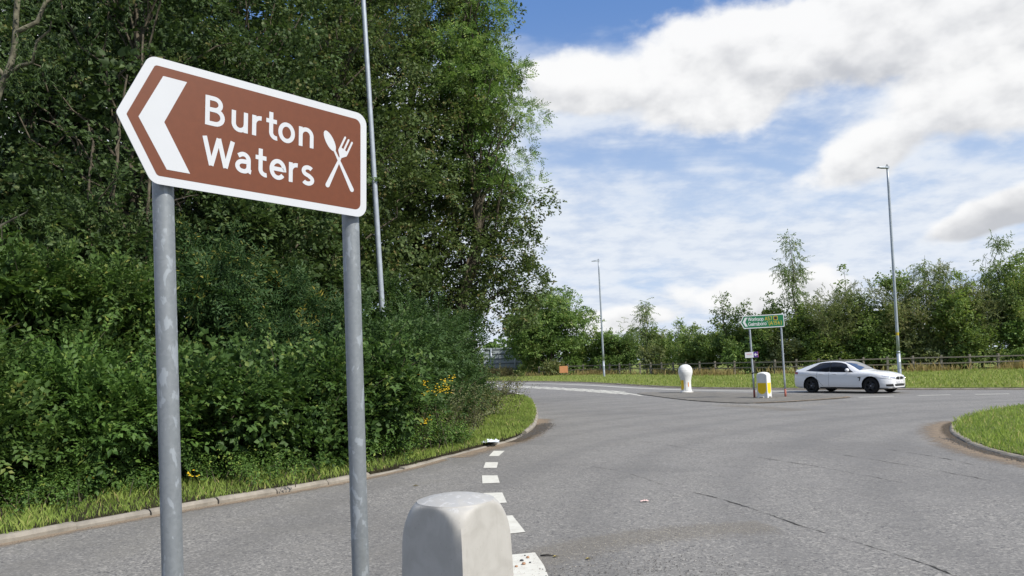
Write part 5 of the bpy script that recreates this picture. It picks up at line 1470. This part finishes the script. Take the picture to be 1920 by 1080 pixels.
M['chip_dark'] = plain('dark_chipping', (0.07, 0.065, 0.06), 0.9, vary=0.5, scale=60)
chippings('chippings', 'loose pale chippings fanned over the road beside the white paint', [(.1, 6.6), (.5, 7.3), (1.6, 7.9), (2.6, 8.2)], 900, .34, .003, .006, 71, M['chip_pale'])
chippings('chippings', 'dark grit scattered in front of the white paint', [(.3, 6.3), (1.0, 6.7), (1.8, 6.6)], 600, .3, .003, .009, 72, M['chip_dark'])
chippings('chippings', 'dark grit and leaf litter in the gutter at the bend', [(.1, 18.4), (.7, 20.6), (.95, 22.6)], 900, .12, .008, .025, 73, M['chip_dark'])
chippings('chippings', 'debris along the kerb of the right hand corner', [(8.0, 12.2), (8.3, 14.0), (8.8, 15.8)], 500, .07, .006, .022, 74, M['chip_dark'])
chippings('chippings', 'pale grit swept out in front of the far island', [(7.6, 29.6), (8.6, 27.6), (9.6, 27.0), (11.6, 28.6)], 700, .4, .005, .013, 75, M['chip_pale'])
for i, (x_, y_, lb) in enumerate([(-1.55, 11.6, 'yellow fallen leaf on the near carriageway'), (.60, 7.05, 'pale yellow leaf near the road chippings'), (.31, 7.16, 'tiny yellow leaf at the tip of the black twig')]):
    q = kite((0, 0, 0), (1, .3, .1), (0, .2, 1), .07 if i else .10, .045, .2, .1)
    b = MB(); b.add([(p[0], p[1], p[2] + .006) for p in q], [(0, 1, 2), (0, 2, 3)])
    tag(b.build('fallen_leaf', M['fallen_leaf'], None, (x_, y_, .004)), lb, 'leaf', 'fallen leaves on the road')

# ------------------------------------------------------------------ white car: one lofted shell with wheels, glass and lamps laid on its surface
def smooth_fn(pts):
    X = np.array([p[0] for p in pts], float); Y = np.array([p[1] for p in pts], float)
    h = np.diff(X); dl = np.diff(Y) / h; m = np.zeros(len(X)); m[0], m[-1] = dl[0], dl[-1]
    for i in range(1, len(X) - 1):
        if dl[i - 1] * dl[i] > 0:
            w1 = 2 * h[i] + h[i - 1]; w2 = h[i] + 2 * h[i - 1]; m[i] = (w1 + w2) / (w1 / dl[i - 1] + w2 / dl[i])
    def f(x):
        x = min(max(x, X[0]), X[-1]); i = min(int(np.searchsorted(X, x, side='right')) - 1, len(X) - 2); t = (x - X[i]) / h[i]
        return float((1 + 2 * t) * (1 - t) ** 2 * Y[i] + t * (1 - t) ** 2 * h[i] * m[i] + t * t * (3 - 2 * t) * Y[i + 1] + t * t * (t - 1) * h[i] * m[i + 1])
    return f
car_w = smooth_fn([(-2.32, .60), (-2.28, .72), (-2.18, .80), (-1.95, .865), (-1.3, .905), (-.3, .905), (1.0, .90), (1.5, .895), (1.85, .855), (2.05, .79), (2.2, .68), (2.28, .57), (2.32, .46)])
car_top = smooth_fn([(-2.32, .86), (-2.27, .99), (-2.2, 1.035), (-2.05, 1.075), (-1.7, 1.20), (-1.2, 1.335), (-.75, 1.40), (-.35, 1.415), (0.0, 1.395), (.25, 1.335), (.6, 1.175), (.95, 1.005), (1.15, .965), (1.6, .915), (1.95, .85), (2.15, .80), (2.26, .765), (2.32, .715)])
car_belt = smooth_fn([(-2.32, .80), (-2.2, .95), (-1.8, .965), (-1.0, .925), (0, .895), (.8, .885), (1.2, .875), (1.6, .85), (1.95, .785), (2.15, .735), (2.32, .65)])
car_low = smooth_fn([(-2.32, .34), (-2.2, .24), (-1.8, .19), (1.8, .175), (2.1, .19), (2.32, .24)])
car_roofw = smooth_fn([(-2.32, .55), (-2.15, .66), (-1.7, .61), (-1.2, .575), (-.4, .585), (.1, .60), (.6, .64), (1.0, .74), (1.5, .76), (1.9, .70), (2.15, .55), (2.32, .28)])
def car_section(x):
    W, T, Bz, Lo, Rw = car_w(x), car_top(x), car_belt(x), car_low(x), car_roofw(x)
    edge = max(Bz + .012, T - .045)
    mid = Lo + (Bz - Lo) * .42
    pts = [(0, Lo), (W * .80, Lo), (W * .93, Lo + .025), (W * .975, Lo + .09), (W * .997, Lo + .2), (W, mid), (W * .992, Lo + (Bz - Lo) * .62), (W * .975, Lo + (Bz - Lo) * .76), (W * .985, Lo + (Bz - Lo) * .80), (W * .955, Lo + (Bz - Lo) * .92), (W * .915, Bz)]
    a = np.array([W * .90, Bz + .008]); e = np.array([min(Rw, W * .88), edge])
    for t in np.linspace(.1, 1, 6):
        p = a + (e - a) * t; bulge = .022 * math.sin(t * math.pi) * min(1, (edge - Bz) / .2)
        pts.append((p[0] + bulge, p[1]))
    ew = e[0]
    pts += [(ew * .93, edge + (T - edge) * .45), (ew * .78, edge + (T - edge) * .75), (ew * .5, edge + (T - edge) * .94), (ew * .22, T - .001), (0, T)]
    return np.array(pts)
def car_side(x, z):
    s = car_section(x); up = s[5:17]
    if z < s[5, 1]: return float(np.interp(z, s[2:6, 1], s[2:6, 0]))
    return float(np.interp(z, up[:, 1], up[:, 0]))
def car_roof(x, y):
    s = car_section(x)[10:]
    return float(np.interp(abs(y), s[::-1, 0], s[::-1, 1]))
_xs_scan = np.linspace(2.32, 1.2, 150)
_front_cache = [(x, car_section(x)) for x in _xs_scan]
def car_front(y, z):
    y = abs(y)
    for x, s in _front_cache:
        if z <= s[-1, 1] and z >= s[0, 1]:
            if z < s[5, 1]: yw = np.interp(z, s[2:6, 1], s[2:6, 0])
            else: yw = np.interp(z, s[5:17, 1], s[5:17, 0]) if z <= s[16, 1] else s[16, 0] * (1 - (z - s[16, 1]) / (s[-1, 1] - s[16, 1] + 1e-6))
            if y <= yw: return float(x)
    return 1.2
def grid(fn, nu, nv):
    V = [fn(i / nu, j / nv) for i in range(nu + 1) for j in range(nv + 1)]
    F = [(i * (nv + 1) + j, (i + 1) * (nv + 1) + j, (i + 1) * (nv + 1) + j + 1, i * (nv + 1) + j + 1) for i in range(nu) for j in range(nv)]
    return V, F
def bil(c, u, v): return tuple((1 - u) * ((1 - v) * c[0][k] + v * c[1][k]) + u * ((1 - v) * c[3][k] + v * c[2][k]) for k in (0, 1))
CAR_A = R(-53)
car = empty('car', (15.22, 35.2, 0.004), (0, 0, CAR_A))
tag(car, 'white four door coupe with black wheels on the main road', 'car')
CS = (1.0, 1.0, 1.02)
AX = (1.49, -1.32); WR = .345; ARCH = .392
def cput(b, name, mat, parent=None):
    o = b.build(name, mat, car if parent is None else parent)
    if parent is None: o.scale = CS
    return o
xs = np.unique(np.concatenate([np.linspace(-2.32, 2.32, 110), np.linspace(-2.32, -2.15, 8), np.linspace(2.1, 2.32, 12)]))
sec = [car_section(x) for x in xs]
# finer rings round the section so that the wheel arches cut cleanly
def dense(s):
    q = [s[0]]
    for a, b_ in zip(s[:-1], s[1:]):
        k = 5 if abs(b_[1] - a[1]) > .05 else 2
        q += [a + (b_ - a) * t for t in np.linspace(0, 1, k + 1)[1:]]
    return q
nk = None
ks = [2 if i not in (3, 4, 5, 6) else 5 for i in range(len(sec[0]) - 1)]
V = []; n_x = len(xs)
for x, s in zip(xs, sec):
    ring = [s[0]]
    for i, k in enumerate(ks): ring += [s[i] + (s[i + 1] - s[i]) * t for t in np.linspace(0, 1, k + 1)[1:]]
    for p in ring: V.append([x, -p[0], p[1]])          # visible side is -y
    for p in ring[-2:0:-1]: V.append([x, p[0], p[1]])
ring_n = len(V) // n_x
V = np.array(V)
for ax in AX:                                         # pull vertices near the arch onto its circle
    d = np.hypot(V[:, 0] - ax, V[:, 2] - WR)
    k = (np.abs(V[:, 1]) > .55) & (d > ARCH - .028) & (d < ARCH + .028)
    V[k, 0] = ax + (V[k, 0] - ax) / d[k] * ARCH; V[k, 2] = WR + (V[k, 2] - WR) / d[k] * ARCH
F = []
for i in range(n_x - 1):
    for k in range(ring_n):
        k2 = (k + 1) % ring_n
        q = (i * ring_n + k, i * ring_n + k2, (i + 1) * ring_n + k2, (i + 1) * ring_n + k)
        c_ = V[list(q)].mean(0)
        if any(math.hypot(c_[0] - ax, c_[2] - WR) < ARCH - .004 for ax in AX) and abs(c_[1]) > .55: continue
        F.append(q)
F += [tuple(range(ring_n)), tuple(range((n_x - 1) * ring_n, n_x * ring_n))[::-1]]
b = MB(); b.add(V, F, True); ob = cput(b, 'body', M['car'])
try: ob.data.set_sharp_from_angle(angle=R(35))
except Exception: pass
for ax in AX:
    for s in (-1, 1):
        b = MB()
        ang = np.linspace(R(-25), R(205), 26)
        Vq = [(ax + ARCH * math.cos(t), s * y, WR + ARCH * math.sin(t)) for t in ang for y in (.50, .885)]
        b.add(Vq, [(2 * i, 2 * i + 1, 2 * i + 3, 2 * i + 2) for i in range(25)], True)
        Vq = [(ax, s * .50, WR)] + [(ax + ARCH * math.cos(t), s * .50, WR + ARCH * math.sin(t)) for t in ang]
        b.add(Vq, [(0, i, i + 1) for i in range(1, 26)])
        cput(b, 'arch_liner', M['trim'])
        wh = empty('wheel', (ax * CS[0], s * .785 * CS[1], WR * .95), (0, 0, 0 if s < 0 else math.pi)); wh.parent = car
        wh.scale = (.98, .98, .98)
        def yl(prof, n=40):
            bb = MB(); bb.lathe(prof, n); bb.v = [(x_, z_, y_) for x_, y_, z_ in bb.v]; return bb
        yl([(.235, -.10), (.30, -.115), (.33, -.10), (.345, -.06), (.345, .06), (.33, .10), (.30, .11), (.235, .10), (.235, -.10)]).build('tyre', M['tyre'], wh)
        bb = yl([(.245, -.085), (.235, -.10), (.222, -.085), (.215, .06), (.0, .06)])
        for k in range(5):
            t = k * 2 * math.pi / 5 + .3
            for dt in (-.16, .16):
                p0 = (.05 * math.cos(t), -.075, .05 * math.sin(t)); p1 = (.228 * math.cos(t + dt), -.092, .228 * math.sin(t + dt))
                bb.tube([p0, p1], [.020, .016], 6)
        bb.build('rim', M['rim'], wh)
        yl([(.0001, -.096), (.022, -.095), (.028, -.085), (.03, -.05)], 20).build('hub_cap', M['grey_ink'], wh)
        yl([(.0001, -.02), (.15, -.02), (.15, 0), (.0001, 0)], 24).build('brake_disc', M['dark_steel'], wh)
# glass
def side_glass(x0, x1, s, name):
    def fn(u, v):
        x = x0 + (x1 - x0) * u
        zlo = car_belt(x) + .022; zhi = max(zlo + .004, car_section(x)[16, 1] - .014)
        # pointed ends like the real window line
        lim = np.interp(x, [-1.62, -1.35, -1.0, .30, .72], [0.0, .55, 1.0, 1.0, 0.0])
        z = zlo + (zhi - zlo) * v * lim
        return (x, s * (car_side(x, z) + .005), z)
    b = MB(); Vv, Ff = grid(fn, 26, 8); b.add(Vv, Ff, True); return cput(b, name, M['dark_glass'])
for s in (-1, 1):
    side_glass(-1.62, -.47, s, 'rear_side_window'); side_glass(-.40, .72, s, 'front_side_window')
    def pil(u, v):
        x = -.475 + .08 * u; zlo = car_belt(x) + .03; zhi = car_section(x)[16, 1] - .02; z = zlo + (zhi - zlo) * v; return (x, s * (car_side(x, z) + .003), z)
    b = MB(); Vv, Ff = grid(pil, 3, 8); b.add(Vv, Ff, True); cput(b, 'window_pillar', M['trim'])
def wind(u, v):
    x = .22 + (.93 - .22) * u; y = (v * 2 - 1) * (car_roofw(x) * .93); return (x + .004, y, car_roof(x, y) + .006)
b = MB(); Vv, Ff = grid(wind, 14, 14); b.add(Vv, Ff, True); cput(b, 'windscreen', M['screen'])
def rearw(u, v):
    x = -1.95 + (.85) * u; y = (v * 2 - 1) * (car_roofw(x) * .88); return (x, y, car_roof(x, y) + .006)
b = MB(); Vv, Ff = grid(rearw, 12, 12); b.add(Vv, Ff, True); cput(b, 'rear_window', M['dark_glass'])
def roofp(u, v):
    x = -.95 + (1.12) * u; y = (v * 2 - 1) * (car_roofw(x) * .90); return (x, y, car_roof(x, y) + .004)
b = MB(); Vv, Ff = grid(roofp, 12, 12); b.add(Vv, Ff, True); cput(b, 'sunroof', M['dark_glass'])
# doors, a hair proud of the shell, with handles
for s in (-1, 1):
    for (x0, x1, hx) in ((-1.02, -.45, -.80), (-.43, .74, -.16)):
        def dfn(u, v):
            zt_ = car_belt(x0 + (x1 - x0) * u) + .008; z = .30 + (zt_ - .30) * v
            xa = x0
            if x0 < -1: xa = x0 + .30 * max(0, (.62 - z) / .32) if z < .62 else x0
            x = xa + (x1 - xa) * u
            return (x, s * (car_side(x, z) + .003), z)
        b = MB(); Vv, Ff = grid(dfn, 16, 16); b.add(Vv, Ff, True); d = cput(b, 'door', M['car'])
        z = .835; b = MB(); b.box((hx, s * (car_side(hx, z) + .016), z), (.20, .022, .032), 0, .009); b.build('handle', M['car'], d)
        b = MB()
        sv = [dfn(0, j / 14) for j in range(15)]
        b.tube([(p[0] - .004, p[1] + s * .001, p[2]) for p in sv], .004, 4); b.build('seam', M['trim'], d)
    # sill, side vent, mirror
    b = MB(); Vv, Ff = grid(lambda u, v: (-.88 + 1.98 * u, s * (car_side(-.88 + 1.98 * u, .19 + .07 * v) + .010), .185 + .075 * v), 20, 3); b.add(Vv, Ff, True); cput(b, 'sill', M['trim'])
    b = MB()
    vq = [(.93, .70), (1.06, .70), (1.06, .66), (1.02, .53), (.985, .53), (1.01, .655), (.93, .66)]
    b.add([(x_, s * (car_side(x_, z_) + .008), z_) for x_, z_ in vq], [(0, 1, 2, 5, 6), (2, 3, 4, 5)]); cput(b, 'side_vent', M['trim'])
    mb = MB(); mb.lathe([(.001, -.10), (.05, -.095), (.075, -.05), (.08, .02), (.07, .08), (.03, .10), (.001, .102)], 16)
    mb.v = [(x_ * .9 + .50, s * (.96 + z_ * .95), y_ * .95 + 1.005) for x_, y_, z_ in mb.v]
    m_ = cput(mb, 'mirror', M['car'])
    b = MB(); b.box((.50, s * .87, .965), (.08, .10, .035), 0, .008); b.build('mirror_stalk', M['trim'], m_)
    # lamps
    def hl(u, v):
        y, z = bil([(.36, .60), (.36, .685), (.80, .755), (.78, .695)], u, v); return (car_front(y, z) + .008, s * y, z)
    b = MB(); Vv, Ff = grid(hl, 12, 6); b.add(Vv, Ff, True); h_ = cput(b, 'headlight', M['headlamp'])
    for yy in (.46, .60):
        zz = .645 + (yy - .46) * .16; x_ = car_front(yy, zz) + .010
        b = MB(); b.lathe([(.001, 0), (.022, 0), (.026, .004)], 14); b.v = [(x_ + p[2], s * yy + p[0], zz + p[1]) for p in b.v]; b.build('lamp_ring', M['chrome'], h_)
    def intake(u, v):
        y, z = bil([(.47, .285), (.52, .40), (.76, .385), (.74, .30)], u, v); return (car_front(y, z) + .009, s * y, z)
    b = MB(); Vv, Ff = grid(intake, 10, 5); b.add(Vv, Ff, True); cput(b, 'side_intake', M['trim'])
    def tl(u, v):
        a = -2.30 + .28 * u; z = .84 + (.13 - .05 * u) * v; return (a, s * (car_side(a, z) + .008), z)
    b = MB(); Vv, Ff = grid(tl, 10, 5); b.add(Vv, Ff, True); cput(b, 'tail_light', M['tail_red'])
    b = MB()
    Vv, Ff = grid(lambda u, v: (car_front(*bil([(.035, .565), (.03, .690), (.26, .695), (.33, .60)], u, v)) + .014, s * bil([(.035, .565), (.03, .690), (.26, .695), (.33, .60)], u, v)[0], bil([(.035, .565), (.03, .690), (.26, .695), (.33, .60)], u, v)[1]), 8, 6)
    b.add(Vv, Ff, True); cput(b, 'grille', M['black_film'])
def lowin(u, v):
    y, z = bil([(-.38, .30), (-.42, .385), (.42, .385), (.38, .30)], u, v); return (car_front(y, z) + .009, y, z)
b = MB(); Vv, Ff = grid(lowin, 16, 4); b.add(Vv, Ff, True); cput(b, 'lower_intake', M['trim'])
b = MB()
lp = [(car_front(y, .26) + .035, y) for y in np.linspace(-.84, .84, 25)]
for z0 in (0,):
    Vv = [(x_, y_, .205) for x_, y_ in lp] + [(x_ - .03, y_, .235) for x_, y_ in lp] + [(x_ - .25, y_, .205) for x_, y_ in lp]
    b.add(Vv, [(i, i + 1, i + 26, i + 25) for i in range(24)] + [(i, i + 50, i + 51, i + 1) for i in range(24)])
cput(b, 'splitter', M['trim'])
px_ = car_front(0, .48) + .018
b = MB(); b.box((px_, 0, .465), (.012, .50, .105), 0, .003); pl = cput(b, 'number_plate', M['plate'])
b = MB()
for i, yy in enumerate((-.19, -.135, -.08, -.025, .07, .125, .18)):
    b.box((px_ + .0075, yy, .465 + (.006 if i % 2 else -.004)), (.002, .03, .055))
b.build('plate_print', M['grey_ink'], pl)
b = MB(); xx_ = 2.17; b.lathe([(.001, .006), (.030, .005), (.036, 0)], 18, (xx_, 0, car_top(xx_) + .004)); e_ = cput(b, 'emblem', M['chrome'])
b = MB(); b.lathe([(.001, .008), (.022, .0075)], 18, (xx_, 0, car_top(xx_) + .004)); b.build('emblem_disc', M['purple_film'], e_)
b = MB(); Vv, Ff = grid(lambda u, v: (-2.26 + .10 * u, (v * 2 - 1) * .62, 1.018 + .018 * (1 - u)), 4, 12); b.add(Vv, Ff, True); b.add([(p[0], p[1], p[2] - .012) for p in Vv], Ff, True); cput(b, 'boot_lip', M['car'])
